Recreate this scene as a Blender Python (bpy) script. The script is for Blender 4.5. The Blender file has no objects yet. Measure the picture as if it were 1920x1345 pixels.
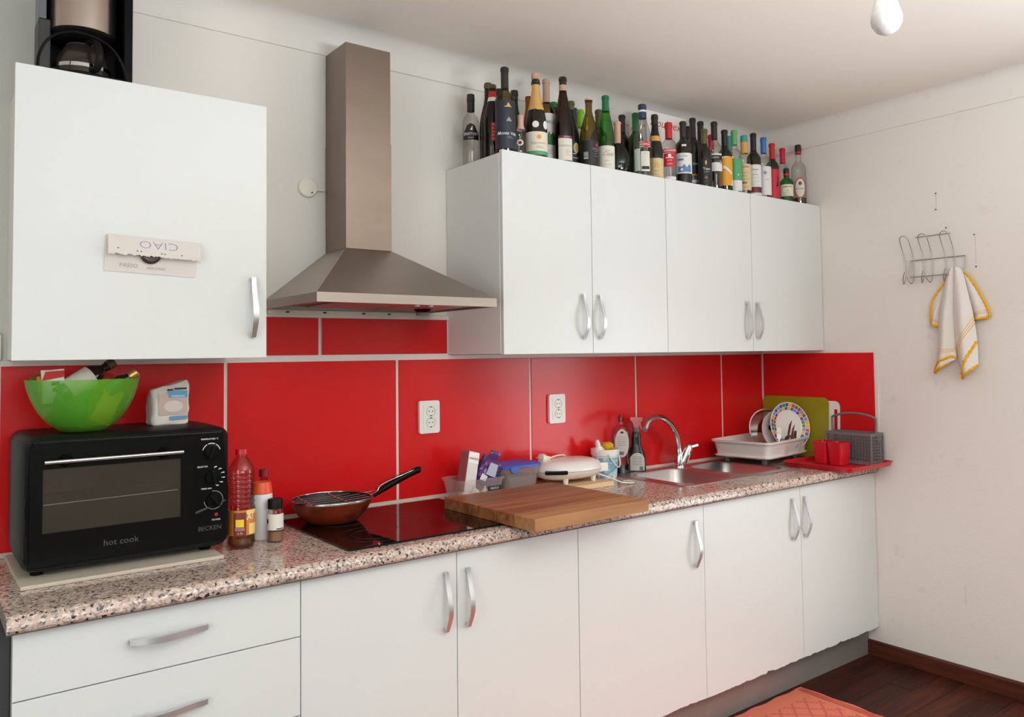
import bpy, bmesh, math, random
from mathutils import Vector, Matrix, Euler

PI = math.pi
SC = bpy.context.scene
COL = SC.collection
random.seed(7)

# ------------------------------------------------------------------ camera
cam_data = bpy.data.cameras.new('camera')
cam = bpy.data.objects.new('camera', cam_data)
COL.objects.link(cam)
YAW, PITCH, ROLL = math.radians(38.5153), math.radians(2.3746), math.radians(-0.7732)
fwd = Vector((math.sin(YAW) * math.cos(PITCH), math.cos(YAW) * math.cos(PITCH), math.sin(PITCH)))
rgt0 = Vector((math.cos(YAW), -math.sin(YAW), 0))
up0 = rgt0.cross(fwd)
rgt = rgt0 * math.cos(ROLL) + up0 * math.sin(ROLL)
upv = -rgt0 * math.sin(ROLL) + up0 * math.cos(ROLL)
cam.matrix_world = Matrix(((rgt.x, upv.x, -fwd.x, -3.5872), (rgt.y, upv.y, -fwd.y, -2.7033),
                           (rgt.z, upv.z, -fwd.z, 1.4352), (0, 0, 0, 1)))
cam_data.sensor_width = 36.0
cam_data.lens = 1518.15 / 1920 * 36.0
cam_data.shift_x = -75.1 / 1920
cam_data.shift_y = -70.6 / 1920
cam_data.clip_start = 0.02
SC.camera = cam

# ------------------------------------------------------------------ world, daylight, exposure
world = bpy.data.worlds.new('daylight')
SC.world = world
world.use_nodes = True
world.node_tree.nodes['Background'].inputs[0].default_value = (0.80, 0.88, 1.0, 1)
world.node_tree.nodes['Background'].inputs[1].default_value = 1.0
SC.view_settings.view_transform = 'Standard'
SC.view_settings.look = 'None'
SC.view_settings.gamma = 1.0
SC.view_settings.use_curve_mapping = False
SC.view_settings.exposure = -0.22


def area(name, loc, rot, sx, sy, power, color):
    d = bpy.data.lights.new(name, 'AREA')
    d.shape = 'RECTANGLE'
    d.size, d.size_y, d.energy, d.color = sx, sy, power, color
    o = bpy.data.objects.new(name, d)
    o.location, o.rotation_euler = loc, rot
    COL.objects.link(o)
    return o


# daylight by the balcony door in the right wall, with added fill front and left
area('front_window_fill', (-3.5, -4.66, 1.92), (PI / 2 - 0.05, 0, 0), 2.1, 0.7, 30.0, (0.87, 0.98, 1.0))  # unseen window assumed opposite the run, added for broad fill
area('daylight_side_door', (0.06, -2.05, 1.20), (0, PI / 2 - 0.1, 0), 1.4, 0.9, 21.0, (0.98, 0.985, 0.98))
area('left_fill', (-4.74, -2.1, 1.25), (0, -PI / 2, 0), 1.9, 0.9, 20.0, (0.93, 0.985, 1.0))  # added fill for left-facing surfaces; the left wall has no doorway
# added area light without a fixture, standing for a flash bounced off the ceiling
area('ceiling_bounce_fill', (-2.0, -3.2, 1.70), (PI, 0, 0), 0.9, 0.9, 125.0, (0.90, 0.985, 1.0))
cy = SC.cycles
cy.use_denoising = True
cy.max_bounces = 14
cy.transparent_max_bounces = 40
cy.transmission_bounces = 12
cy.glossy_bounces = 5
cy.diffuse_bounces = 6
cy.caustics_reflective = False
cy.caustics_refractive = False
cy.sample_clamp_indirect = 6.0

# ------------------------------------------------------------------ materials
MATS = {}


def _base(name):
    m = bpy.data.materials.new(name)
    m.use_nodes = True
    nt = m.node_tree
    return m, nt, nt.nodes['Principled BSDF']


def mat(name, col, rough=0.5, metal=0.0, spec=0.5, bump=0.0, bscale=200.0, var=0.0, vscale=6.0, coat=0.0, trans=0.0, sub=0.0, stretch=None):
    """plain procedural surface: colour with faint noise variation and a noise bump"""
    if name in MATS:
        return MATS[name]
    m, nt, b = _base(name)
    b.inputs['Roughness'].default_value = rough
    b.inputs['Metallic'].default_value = metal
    b.inputs['Specular IOR Level'].default_value = spec
    b.inputs['Coat Weight'].default_value = coat
    b.inputs['Transmission Weight'].default_value = trans
    if sub:
        b.inputs['Subsurface Weight'].default_value = sub
        b.inputs['Subsurface Radius'].default_value = (0.01, 0.01, 0.01)
    tc = nt.nodes.new('ShaderNodeTexCoord')
    mp = nt.nodes.new('ShaderNodeMapping')
    nt.links.new(tc.outputs['Object'], mp.inputs[0])
    if stretch:
        mp.inputs['Scale'].default_value = stretch
    n = nt.nodes.new('ShaderNodeTexNoise')
    n.inputs['Scale'].default_value = vscale
    n.inputs['Detail'].default_value = 5
    nt.links.new(mp.outputs[0], n.inputs['Vector'])
    mx = nt.nodes.new('ShaderNodeMix')
    mx.data_type = 'RGBA'
    v = max(var, 0.015)
    mx.inputs[6].default_value = (*[c * (1 - v) for c in col], 1)
    mx.inputs[7].default_value = (*[min(1, c * (1 + v)) for c in col], 1)
    nt.links.new(n.outputs['Fac'], mx.inputs[0])
    nt.links.new(mx.outputs[2], b.inputs['Base Color'])
    if bump:
        n2 = nt.nodes.new('ShaderNodeTexNoise')
        n2.inputs['Scale'].default_value = bscale
        n2.inputs['Detail'].default_value = 3
        nt.links.new(mp.outputs[0], n2.inputs['Vector'])
        bp = nt.nodes.new('ShaderNodeBump')
        bp.inputs['Strength'].default_value = bump
        bp.inputs['Distance'].default_value = 0.002
        nt.links.new(n2.outputs['Fac'], bp.inputs['Height'])
        nt.links.new(bp.outputs[0], b.inputs['Normal'])
    MATS[name] = m
    return m


def thin(name, face, edge=None, rough=0.04, refl=1.0):
    """clear or tinted glass and plastic: tinted transparency plus Fresnel gloss, darker towards the rim"""
    if name in MATS:
        return MATS[name]
    m = bpy.data.materials.new(name)
    m.use_nodes = True
    nt = m.node_tree
    nt.nodes.clear()
    out = nt.nodes.new('ShaderNodeOutputMaterial')
    tr = nt.nodes.new('ShaderNodeBsdfTransparent')
    gl = nt.nodes.new('ShaderNodeBsdfGlossy')
    gl.inputs['Roughness'].default_value = rough
    lw = nt.nodes.new('ShaderNodeLayerWeight')
    lw.inputs['Blend'].default_value = 0.35
    edge = edge or tuple(c * 0.6 for c in face)
    mx = nt.nodes.new('ShaderNodeMix')
    mx.data_type = 'RGBA'
    mx.inputs[6].default_value = (*face, 1)
    mx.inputs[7].default_value = (*edge, 1)
    nt.links.new(lw.outputs['Facing'], mx.inputs[0])
    nt.links.new(mx.outputs[2], tr.inputs[0])
    lf = nt.nodes.new('ShaderNodeLayerWeight')
    lf.inputs['Blend'].default_value = 0.5
    pw = nt.nodes.new('ShaderNodeMath')
    pw.operation = 'POWER'
    pw.inputs[1].default_value = 4.0
    nt.links.new(lf.outputs['Facing'], pw.inputs[0])
    mu = nt.nodes.new('ShaderNodeMath')
    mu.operation = 'MULTIPLY_ADD'
    mu.use_clamp = True
    mu.inputs[1].default_value = 0.5
    mu.inputs[2].default_value = 0.04 * refl
    nt.links.new(pw.outputs[0], mu.inputs[0])
    ms = nt.nodes.new('ShaderNodeMixShader')
    nt.links.new(mu.outputs[0], ms.inputs[0])
    nt.links.new(tr.outputs[0], ms.inputs[1])
    nt.links.new(gl.outputs[0], ms.inputs[2])
    nt.links.new(ms.outputs[0], out.inputs[0])
    MATS[name] = m
    return m


def veil(name, col, alpha, rough=0.35):
    """cloudy plastic: partly see-through tinted body"""
    if name in MATS:
        return MATS[name]
    m, nt, b = _base(name)
    b.inputs['Base Color'].default_value = (*col, 1)
    b.inputs['Roughness'].default_value = rough
    b.inputs['Alpha'].default_value = alpha
    MATS[name] = m
    return m


def granite():
    m, nt, b = _base('granite_laminate')
    b.inputs['Roughness'].default_value = 0.13
    tc = nt.nodes.new('ShaderNodeTexCoord')
    ns = nt.nodes.new('ShaderNodeTexNoise')
    ns.inputs['Scale'].default_value = 95
    ns.inputs['Detail'].default_value = 3
    nt.links.new(tc.outputs['Object'], ns.inputs['Vector'])
    vm = nt.nodes.new('ShaderNodeVectorMath')
    vm.operation = 'MULTIPLY_ADD'
    vm.inputs[1].default_value = (0.012, 0.012, 0.012)
    nt.links.new(ns.outputs['Color'], vm.inputs[0])
    nt.links.new(tc.outputs['Object'], vm.inputs[2])
    vo = nt.nodes.new('ShaderNodeTexVoronoi')
    vo.inputs['Scale'].default_value = 185
    nt.links.new(vm.outputs[0], vo.inputs['Vector'])
    sep = nt.nodes.new('ShaderNodeSeparateColor')
    nt.links.new(vo.outputs['Color'], sep.inputs[0])
    cr = nt.nodes.new('ShaderNodeValToRGB')
    cr.color_ramp.interpolation = 'CONSTANT'
    e = cr.color_ramp.elements
    e[0].position, e[0].color = 0.0, (0.03, 0.03, 0.034, 1)
    e[1].position, e[1].color = 0.065, (0.15, 0.15, 0.155, 1)
    for p, c in ((0.155, (0.36, 0.28, 0.25)), (0.30, (0.53, 0.40, 0.34)), (0.58, (0.60, 0.46, 0.39)), (0.78, (0.68, 0.59, 0.53)), (0.94, (0.44, 0.29, 0.23))):
        k = e.new(p)
        k.color = (*c, 1)
    nt.links.new(sep.outputs[0], cr.inputs[0])
    nt.links.new(cr.outputs[0], b.inputs['Base Color'])
    return m


def wood(name, c1, c2, scale=1.0, rough=0.45, axis=0, dist=3.0, dv=0.25, spec=0.3):
    if name in MATS:
        return MATS[name]
    m, nt, b = _base(name)
    b.inputs['Roughness'].default_value = rough
    b.inputs['Specular IOR Level'].default_value = spec
    tc = nt.nodes.new('ShaderNodeTexCoord')
    oi = nt.nodes.new('ShaderNodeObjectInfo')
    ad = nt.nodes.new('ShaderNodeVectorMath')
    mp = nt.nodes.new('ShaderNodeMapping')
    s = [14.0 * scale] * 3
    s[axis] = 0.9 * scale
    mp.inputs['Scale'].default_value = s
    sc = nt.nodes.new('ShaderNodeVectorMath')
    sc.operation = 'SCALE'
    sc.inputs[0].default_value = (3.1, 5.7, 2.3)
    nt.links.new(oi.outputs['Random'], sc.inputs['Scale'])
    nt.links.new(tc.outputs['Object'], ad.inputs[0])
    nt.links.new(sc.outputs[0], ad.inputs[1])
    nt.links.new(ad.outputs[0], mp.inputs[0])
    n = nt.nodes.new('ShaderNodeTexNoise')
    n.inputs['Scale'].default_value = 2.2
    n.inputs['Detail'].default_value = 8
    n.inputs['Distortion'].default_value = dist * 0.2
    nt.links.new(mp.outputs[0], n.inputs['Vector'])
    cr = nt.nodes.new('ShaderNodeValToRGB')
    cr.color_ramp.elements[0].position, cr.color_ramp.elements[0].color = 0.33, (*c1, 1)
    cr.color_ramp.elements[1].position, cr.color_ramp.elements[1].color = 0.68, (*c2, 1)
    nt.links.new(n.outputs['Fac'], cr.inputs[0])
    hs = nt.nodes.new('ShaderNodeHueSaturation')
    mr = nt.nodes.new('ShaderNodeMapRange')
    mr.inputs[3].default_value, mr.inputs[4].default_value = 1 - dv, 1 + dv
    nt.links.new(oi.outputs['Random'], mr.inputs[0])
    nt.links.new(mr.outputs[0], hs.inputs['Value'])
    nt.links.new(cr.outputs[0], hs.inputs['Color'])
    nt.links.new(hs.outputs[0], b.inputs['Base Color'])
    MATS[name] = m
    return m


def scatter_mat(name, base, marks, scale, thresh, rough=0.5, bump=0.0):
    """surface with scattered scuffs of another colour"""
    m, nt, b = _base(name)
    b.inputs['Roughness'].default_value = rough
    tc = nt.nodes.new('ShaderNodeTexCoord')
    n = nt.nodes.new('ShaderNodeTexNoise')
    n.inputs['Scale'].default_value = scale
    n.inputs['Detail'].default_value = 6
    n.inputs['Roughness'].default_value = 0.6
    nt.links.new(tc.outputs['Object'], n.inputs['Vector'])
    cr = nt.nodes.new('ShaderNodeValToRGB')
    cr.color_ramp.elements[0].position, cr.color_ramp.elements[0].color = thresh, (*base, 1)
    cr.color_ramp.elements[1].position, cr.color_ramp.elements[1].color = min(1, thresh + 0.12), (*marks, 1)
    nt.links.new(n.outputs['Fac'], cr.inputs[0])
    nt.links.new(cr.outputs[0], b.inputs['Base Color'])
    if bump:
        n2 = nt.nodes.new('ShaderNodeTexNoise')
        n2.inputs['Scale'].default_value = 90
        n2.inputs['Detail'].default_value = 4
        nt.links.new(tc.outputs['Object'], n2.inputs['Vector'])
        bp = nt.nodes.new('ShaderNodeBump')
        bp.inputs['Strength'].default_value = bump
        bp.inputs['Distance'].default_value = 0.003
        nt.links.new(n2.outputs['Fac'], bp.inputs['Height'])
        nt.links.new(bp.outputs[0], b.inputs['Normal'])
    MATS[name] = m
    return m


def rug_mat():
    m, nt, b = _base('woven_rug')
    b.inputs['Roughness'].default_value = 0.95
    tc = nt.nodes.new('ShaderNodeTexCoord')
    mp = nt.nodes.new('ShaderNodeMapping')
    mp.inputs['Rotation'].default_value = (0, 0, PI / 4)
    nt.links.new(tc.outputs['Object'], mp.inputs[0])
    ck = nt.nodes.new('ShaderNodeTexBrick')
    ck.offset = 0.0
    ck.inputs['Scale'].default_value = 17
    ck.inputs['Mortar Size'].default_value = 0.10
    ck.inputs['Brick Width'].default_value = 1.0
    ck.inputs['Row Height'].default_value = 1.0
    ck.inputs['Color1'].default_value = (0.62, 0.15, 0.095, 1)
    ck.inputs['Color2'].default_value = (0.66, 0.18, 0.11, 1)
    ck.inputs['Mortar'].default_value = (0.36, 0.06, 0.05, 1)
    nt.links.new(mp.outputs[0], ck.inputs['Vector'])
    n = nt.nodes.new('ShaderNodeTexNoise')
    n.inputs['Scale'].default_value = 220
    nt.links.new(tc.outputs['Object'], n.inputs['Vector'])
    mx = nt.nodes.new('ShaderNodeMix')
    mx.data_type = 'RGBA'
    mx.blend_type = 'MULTIPLY'
    mx.inputs[0].default_value = 0.5
    nt.links.new(ck.outputs['Color'], mx.inputs[6])
    nt.links.new(n.outputs['Color'], mx.inputs[7])
    dots = nt.nodes.new('ShaderNodeTexChecker')
    dots.inputs['Scale'].default_value = 150
    nt.links.new(mp.outputs[0], dots.inputs['Vector'])
    md = nt.nodes.new('ShaderNodeMix')
    md.data_type = 'RGBA'
    md.inputs[7].default_value = (0.64, 0.165, 0.10, 1)
    nt.links.new(dots.outputs['Fac'], md.inputs[0])
    nt.links.new(ck.outputs['Color'], md.inputs[6])
    nt.links.new(md.outputs[2], b.inputs['Base Color'])
    bp = nt.nodes.new('ShaderNodeBump')
    bp.inputs['Strength'].default_value = 0.8
    bp.inputs['Distance'].default_value = 0.003
    nt.links.new(n.outputs['Fac'], bp.inputs['Height'])
    nt.links.new(bp.outputs[0], b.inputs['Normal'])
    return m


M_WALL = mat('wall_paint', (0.785, 0.745, 0.705), 0.75, bump=0.25, bscale=60, var=0.03, vscale=3)
M_WALLR = scatter_mat('scuffed_wall_paint', (0.775, 0.735, 0.70), (0.70, 0.655, 0.62), 9.0, 0.62, 0.7, 0.2)
M_WFRONT = mat('far_wall_paint', (0.42, 0.385, 0.35), 0.8)
M_WLEFT = mat('side_wall_paint', (0.88, 0.85, 0.80), 0.8)
M_CEIL = mat('ceiling_paint', (0.86, 0.80, 0.73), 0.8, var=0.03, vscale=2)
M_GREY = mat('grey_green_shade', (0.60, 0.61, 0.575), 0.75, bump=0.4, bscale=90, var=0.05, vscale=8)  # grey-green stands in for shade on the wall's left end
M_WHITE = mat('white_laminate', (0.725, 0.748, 0.745), 0.33, bump=0.06, bscale=350, var=0.012, vscale=4)
M_WHITE2 = mat('white_cabinet_side', (0.76, 0.75, 0.73), 0.4, var=0.012)
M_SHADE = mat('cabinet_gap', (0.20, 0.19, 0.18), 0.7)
M_TILE = mat('red_glazed_tile', (0.64, 0.010, 0.012), 0.21, spec=0.32, bump=0.05, bscale=30, var=0.07, vscale=5)
M_GROUT = mat('white_joint', (0.74, 0.70, 0.67), 0.6)
M_GRAN = granite()
M_STEEL = mat('brushed_steel', (0.42, 0.365, 0.325), 0.40, 1.0, bump=0.06, bscale=120, var=0.08, vscale=5, stretch=(1, 1, 8))
M_CHIM = mat('brown_steel', (0.27, 0.212, 0.175), 0.42, 1.0, bump=0.06, bscale=120, var=0.12, vscale=4, stretch=(1, 1, 3))  # darker, browner tone than the canopy steel
M_SINK = mat('satin_steel', (0.62, 0.60, 0.59), 0.33, 1.0, bump=0.04, bscale=300)
M_CHROME = mat('chrome', (0.75, 0.75, 0.76), 0.07, 1.0)
M_ALU = mat('satin_aluminium', (0.70, 0.71, 0.73), 0.45, 1.0)
M_BLACK = mat('black_plastic', (0.005, 0.005, 0.0052), 0.28, spec=0.10)
M_BLACKM = mat('matte_black_plastic', (0.007, 0.007, 0.0073), 0.42, spec=0.15)
M_CHAR = mat('charcoal_panel', (0.045, 0.045, 0.05), 0.5)
M_BWOOD = wood('cutting_board_wood', (0.17, 0.055, 0.02), (0.40, 0.175, 0.07), 0.8, 0.42, 0, 3.0, 0.12)
M_BEND = wood('cutting_board_wood_light', (0.30, 0.13, 0.055), (0.48, 0.25, 0.11), 1.0, 0.5, 0, 3.0, 0.1)
M_PINE = wood('pale_board_wood', (0.52, 0.34, 0.19), (0.70, 0.52, 0.33), 1.2, 0.55, 0)
M_FLOOR = wood('dark_red_parquet', (0.020, 0.006, 0.0045), (0.070, 0.016, 0.008), 1.6, 0.5, 0, 3.0, 0.25, 0.14)
M_BASEB = wood('dark_baseboard_wood', (0.05, 0.013, 0.008), (0.10, 0.026, 0.014), 1.6, 0.35, 1)
M_PLINTH = mat('grey_brown_plinth', (0.25, 0.225, 0.215), 0.32, 0.25, var=0.15, vscale=9)
M_RUG = rug_mat()
M_RUGB = mat('coral_weave', (0.64, 0.165, 0.10), 0.95, bump=0.8, bscale=220, var=0.06, vscale=30)
M_PAPER = mat('paper', (0.80, 0.77, 0.74), 0.85)
M_PWHITE = mat('white_plastic', (0.80, 0.78, 0.75), 0.3)
M_CREAM = mat('cream_plastic', (0.80, 0.76, 0.66), 0.35)
M_INK = mat('black_print', (0.015, 0.015, 0.02), 0.5)
M_WPRINT = mat('white_print', (0.80, 0.80, 0.80), 0.5)
M_REDP = mat('red_plastic', (0.56, 0.008, 0.022), 0.3)
M_GREYP = mat('grey_plastic', (0.17, 0.155, 0.155), 0.4)
M_WIRE = mat('grey_wire', (0.40, 0.38, 0.36), 0.3, 1.0)

# ------------------------------------------------------------------ builders


TUBES = set()


def tidy(mesh, angle=28):
    for p in mesh.polygons:
        p.use_smooth = True
    mesh.set_sharp_from_angle(angle=math.radians(angle))


def part(name, bm, m, parent=None, label=None, angle=28, kind=None):
    if id(bm) in TUBES:
        TUBES.discard(id(bm))
        angle = max(angle, 60)
    elif id(bm) in BEVELS:
        BEVELS.discard(id(bm))
        angle = min(angle, 12)
    me = bpy.data.meshes.new(name)
    bmesh.ops.recalc_face_normals(bm, faces=bm.faces[:])
    bm.to_mesh(me)
    bm.free()
    tidy(me, angle)
    if m:
        me.materials.append(m)
    o = bpy.data.objects.new(name, me)
    COL.objects.link(o)
    if parent:
        o.parent = parent
    if label:
        o['label'] = label
    if kind:
        o['kind'] = kind
    return o


def thing(name, label, cat, loc=(0, 0, 0), rz=0.0, group=None, rot=None):
    o = bpy.data.objects.new(name, None)
    o.empty_display_size = 0.05
    COL.objects.link(o)
    o.location = loc
    o.rotation_euler = rot or (0, 0, rz)
    o['label'], o['category'] = label, cat
    if group:
        o['group'] = group
    return o


def struct(name, bm, m, parent=None):
    return part(name, bm, m, parent, kind='structure')


def NB():
    return bmesh.new()


BEVELS = set()


def box(bm, x0, x1, y0, y1, z0, z1, bev=0.0, seg=2, mtx=None):
    vs = [bm.verts.new((x, y, z)) for x in (x0, x1) for y in (y0, y1) for z in (z0, z1)]
    q = ((0, 1, 3, 2), (4, 6, 7, 5), (0, 4, 5, 1), (2, 3, 7, 6), (0, 2, 6, 4), (1, 5, 7, 3))
    fs = [bm.faces.new([vs[i] for i in f]) for f in q]
    if mtx:
        bmesh.ops.transform(bm, matrix=mtx, verts=vs)
    if bev:
        BEVELS.add(id(bm))
        es = list({e for f in fs for e in f.edges})
        bmesh.ops.bevel(bm, geom=es, offset=bev, segments=seg, profile=0.6, affect='EDGES', clamp_overlap=True)
    return bm


def B(*a, **k):
    return box(NB(), *a, **k)


def lathe(bm, prof, seg=28, c=(0, 0, 0), mtx=None):
    rings, new = [], []
    for r, z in prof:
        if r < 1e-6:
            v = [bm.verts.new((c[0], c[1], c[2] + z))]
        else:
            v = [bm.verts.new((c[0] + r * math.cos(2 * PI * i / seg), c[1] + r * math.sin(2 * PI * i / seg), c[2] + z)) for i in range(seg)]
        rings.append(v)
        new += v
    for a, b in zip(rings, rings[1:]):
        if len(a) == 1 and len(b) == 1:
            continue
        for i in range(seg):
            j = (i + 1) % seg
            if len(a) == 1:
                bm.faces.new((a[0], b[j], b[i]))
            elif len(b) == 1:
                bm.faces.new((a[i], a[j], b[0]))
            else:
                bm.faces.new((a[i], a[j], b[j], b[i]))
    if mtx:
        bmesh.ops.transform(bm, matrix=mtx, verts=new)
    return bm


def L(prof, **k):
    return lathe(NB(), prof, **k)


def tube(bm, pts, r, seg=8, closed=False):
    TUBES.add(id(bm))
    pts = [Vector(p) for p in pts]
    n = len(pts)
    rs = r if isinstance(r, (list, tuple)) else [r] * n
    rings = []
    prev = None
    for i, p in enumerate(pts):
        if closed:
            t = pts[(i + 1) % n] - pts[i - 1]
        else:
            t = pts[min(i + 1, n - 1)] - pts[max(i - 1, 0)]
        t.normalize()
        if prev is None:
            a = Vector((0, 0, 1)) if abs(t.z) < 0.9 else Vector((1, 0, 0))
            u = t.cross(a).normalized()
        else:
            u = (prev - t * prev.dot(t)).normalized()
        prev = u
        w = t.cross(u)
        rings.append([bm.verts.new(p + (u * math.cos(2 * PI * k / seg) + w * math.sin(2 * PI * k / seg)) * rs[i]) for k in range(seg)])
    rng = range(n) if closed else range(n - 1)
    for i in rng:
        a, b = rings[i], rings[(i + 1) % n]
        for k in range(seg):
            bm.faces.new((a[k], a[(k + 1) % seg], b[(k + 1) % seg], b[k]))
    if not closed:
        bm.faces.new(rings[0])
        bm.faces.new(rings[-1])
    return bm


def smooth_path(pts, n=8):
    """Catmull-Rom through the points"""
    P = [Vector(p) for p in pts]
    P = [P[0] * 2 - P[1]] + P + [P[-1] * 2 - P[-2]]
    out = []
    for i in range(1, len(P) - 2):
        a, b, c, d = P[i - 1:i + 3]
        for k in range(n):
            t = k / n
            out.append(0.5 * ((2 * b) + (c - a) * t + (2 * a - 5 * b + 4 * c - d) * t * t + (3 * b - a - 3 * c + d) * t ** 3))
    out.append(P[-2])
    return out


def prism(bm, poly, d0, d1, plane='xz', bev=0.0):
    """extrude a 2-D outline; plane xz extrudes along y, yz along x, xy along z"""
    def P(a, b, d):
        return (a, d, b) if plane == 'xz' else (d, a, b) if plane == 'yz' else (a, b, d)
    v0 = [bm.verts.new(P(a, b, d0)) for a, b in poly]
    v1 = [bm.verts.new(P(a, b, d1)) for a, b in poly]
    n = len(poly)
    fs = [bm.faces.new(v0), bm.faces.new(v1[::-1])]
    for i in range(n):
        j = (i + 1) % n
        fs.append(bm.faces.new((v0[i], v1[i], v1[j], v0[j])))
    if bev:
        BEVELS.add(id(bm))
        es = list({e for e in fs[0].edges} | {e for e in fs[1].edges})
        bmesh.ops.bevel(bm, geom=es, offset=bev, segments=2, profile=0.6, affect='EDGES', clamp_overlap=True)
    return bm


def rrect(w, h, r, n=5, cx=0.0, cy=0.0):
    pts = []
    for qx, qy, a0 in ((1, 1, 0), (-1, 1, 90), (-1, -1, 180), (1, -1, 270)):
        for k in range(n + 1):
            a = math.radians(a0 + 90 * k / n)
            pts.append((cx + qx * (w / 2 - r) + r * math.cos(a), cy + qy * (h / 2 - r) + r * math.sin(a)))
    return pts


def loft(bm, loops, cap0=True, cap1=True):
    rs = [[bm.verts.new(p) for p in lp] for lp in loops]
    n = len(rs[0])
    for a, b in zip(rs, rs[1:]):
        for i in range(n):
            j = (i + 1) % n
            bm.faces.new((a[i], a[j], b[j], b[i]))
    if cap0:
        bm.faces.new(rs[0][::-1])
    if cap1:
        bm.faces.new(rs[-1])
    return bm


def flat(e=0.0006):
    return lambda x, z: (x, -e, z)


def bend(R, e=0.0008):
    return lambda x, z: ((R + e) * math.sin(x / R), -(R + e) * math.cos(x / R), z)


def shape(poly, f, bm=None, n=1):
    """flat printed shape mapped on a surface; poly in (x,z)"""
    bm = bm or NB()
    t = bmesh.new()
    face = t.faces.new([t.verts.new((a, 0, b)) for a, b in poly])
    if n > 1:
        xs = [p[0] for p in poly]
        lo, hi = min(xs), max(xs)
        for k in range(1, n):
            bmesh.ops.bisect_plane(t, geom=t.verts[:] + t.edges[:] + t.faces[:], plane_co=(lo + (hi - lo) * k / n, 0, 0), plane_no=(1, 0, 0))
    mp = {}
    for v in t.verts:
        mp[v] = bm.verts.new(f(v.co.x, v.co.z))
    for fc in t.faces:
        bm.faces.new([mp[v] for v in fc.verts])
    t.free()
    return bm


def rect(x0, x1, z0, z1):
    return [(x0, z0), (x1, z0), (x1, z1), (x0, z1)]


def ell(cx, cz, rx, rz, n=24):
    return [(cx + rx * math.cos(2 * PI * k / n), cz + rz * math.sin(2 * PI * k / n)) for k in range(n)]


def plate_holes(bm, outer, holes, d0, d1, plane='yz'):
    """flat board with openings through it"""
    def P(a_, b_, d):
        return (a_, d, b_) if plane == 'xz' else (d, a_, b_) if plane == 'yz' else (a_, b_, d)
    rows = []
    for d in (d0, d1):
        es, loops = [], []
        for lp in [outer] + holes:
            vs = [bm.verts.new(P(a_, b_, d)) for a_, b_ in lp]
            es += [bm.edges.new((vs[i], vs[(i + 1) % len(vs)])) for i in range(len(vs))]
            loops.append(vs)
        bmesh.ops.triangle_fill(bm, edges=es, use_beauty=True)
        rows.append(loops)
    for v0, v1 in zip(*rows):
        for i in range(len(v0)):
            j = (i + 1) % len(v0)
            bm.faces.new((v0[i], v1[i], v1[j], v0[j]))
    return bm


def text(name, body, size, m, parent, f, x=0.0, z=0.0, align='CENTER', shear=0.0, bold=0.0, xs=1.0, rot=0.0):
    """lettering: font outline turned to a mesh and laid on the surface f"""
    cu = bpy.data.curves.new(name, 'FONT')
    cu.body, cu.size, cu.align_x, cu.align_y = body, size, align, 'CENTER'
    cu.shear, cu.offset, cu.resolution_u = shear, bold * 0.5 * size, 2
    o = bpy.data.objects.new(name, cu)
    COL.objects.link(o)
    me = bpy.data.meshes.new_from_object(o)
    bpy.data.objects.remove(o)
    bpy.data.curves.remove(cu)
    c, s = math.cos(rot), math.sin(rot)
    for v in me.vertices:
        a, b = v.co.x * xs, v.co.y
        v.co = f(x + a * c - b * s, z + a * s + b * c)
    me.name = name
    me.materials.clear()
    me.materials.append(m)
    t = bpy.data.objects.new(name, me)
    COL.objects.link(t)
    t.parent = parent
    return t


def copy_tree(o, parent=None):
    c = o.copy()
    COL.objects.link(c)
    c.parent = parent
    for ch in list(o.children):
        copy_tree(ch, c)
    return c

# ------------------------------------------------------------------ room shell
XL, YF, ZC = -4.8, -4.7, 2.60
wall_back = struct('wall_back', B(XL, 0.12, 0.0, 0.12, -0.05, ZC + 0.05), M_WALL)
bm = NB()                                            # right wall with the balcony door opening
box(bm, 0, 0.12, -1.50, 0.0, -0.05, ZC + 0.05)
box(bm, 0, 0.12, YF, -2.70, -0.05, ZC + 0.05)
box(bm, 0, 0.12, -2.70, -1.50, 2.25, ZC + 0.05)
box(bm, 0, 0.12, -2.70, -1.50, -0.05, 0.25)
wall_right = struct('wall_right', bm, M_WALLR)
struct('wall_left', B(XL - 0.12, XL, YF, 0.12, -0.05, ZC + 0.05), M_WLEFT)
bm = NB()                                            # wall behind the camera with an assumed window opening
box(bm, XL, -4.55, YF - 0.12, YF, -0.05, ZC + 0.05)
box(bm, -2.45, 0.12, YF - 0.12, YF, -0.05, ZC + 0.05)
box(bm, -4.55, -2.45, YF - 0.12, YF, 2.3, ZC + 0.05)
box(bm, -4.55, -2.45, YF - 0.12, YF, -0.05, 1.52)
struct('wall_front', bm, M_WFRONT)
struct('ceiling', B(XL - 0.12, 0.12, YF - 0.12, 0.12, ZC, ZC + 0.1), M_CEIL)
floor = struct('floor', B(XL - 0.12, 0.12, YF - 0.12, 0.12, -0.1, -0.006), M_FLOOR)

# parquet strips, laid along the kitchen run
pw = 0.105
rnd = random.Random(3)
for r in range(13):
    y1 = -0.50 - r * pw
    x = -1.9 + rnd.uniform(0, 0.4)
    while x < -0.001:
        x2 = min(x + rnd.choice((0.45, 0.55, 0.62)), 0.0)
        struct('plank', B(x + 0.0008, x2 - 0.0008, y1 - pw + 0.0008, y1 - 0.0008, -0.006, rnd.uniform(-0.0008, 0.0), 0.0006, 1), M_FLOOR, floor)
        x = x2

# coved plaster band under the ceiling, with the shallow groove at its lower edge


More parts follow.
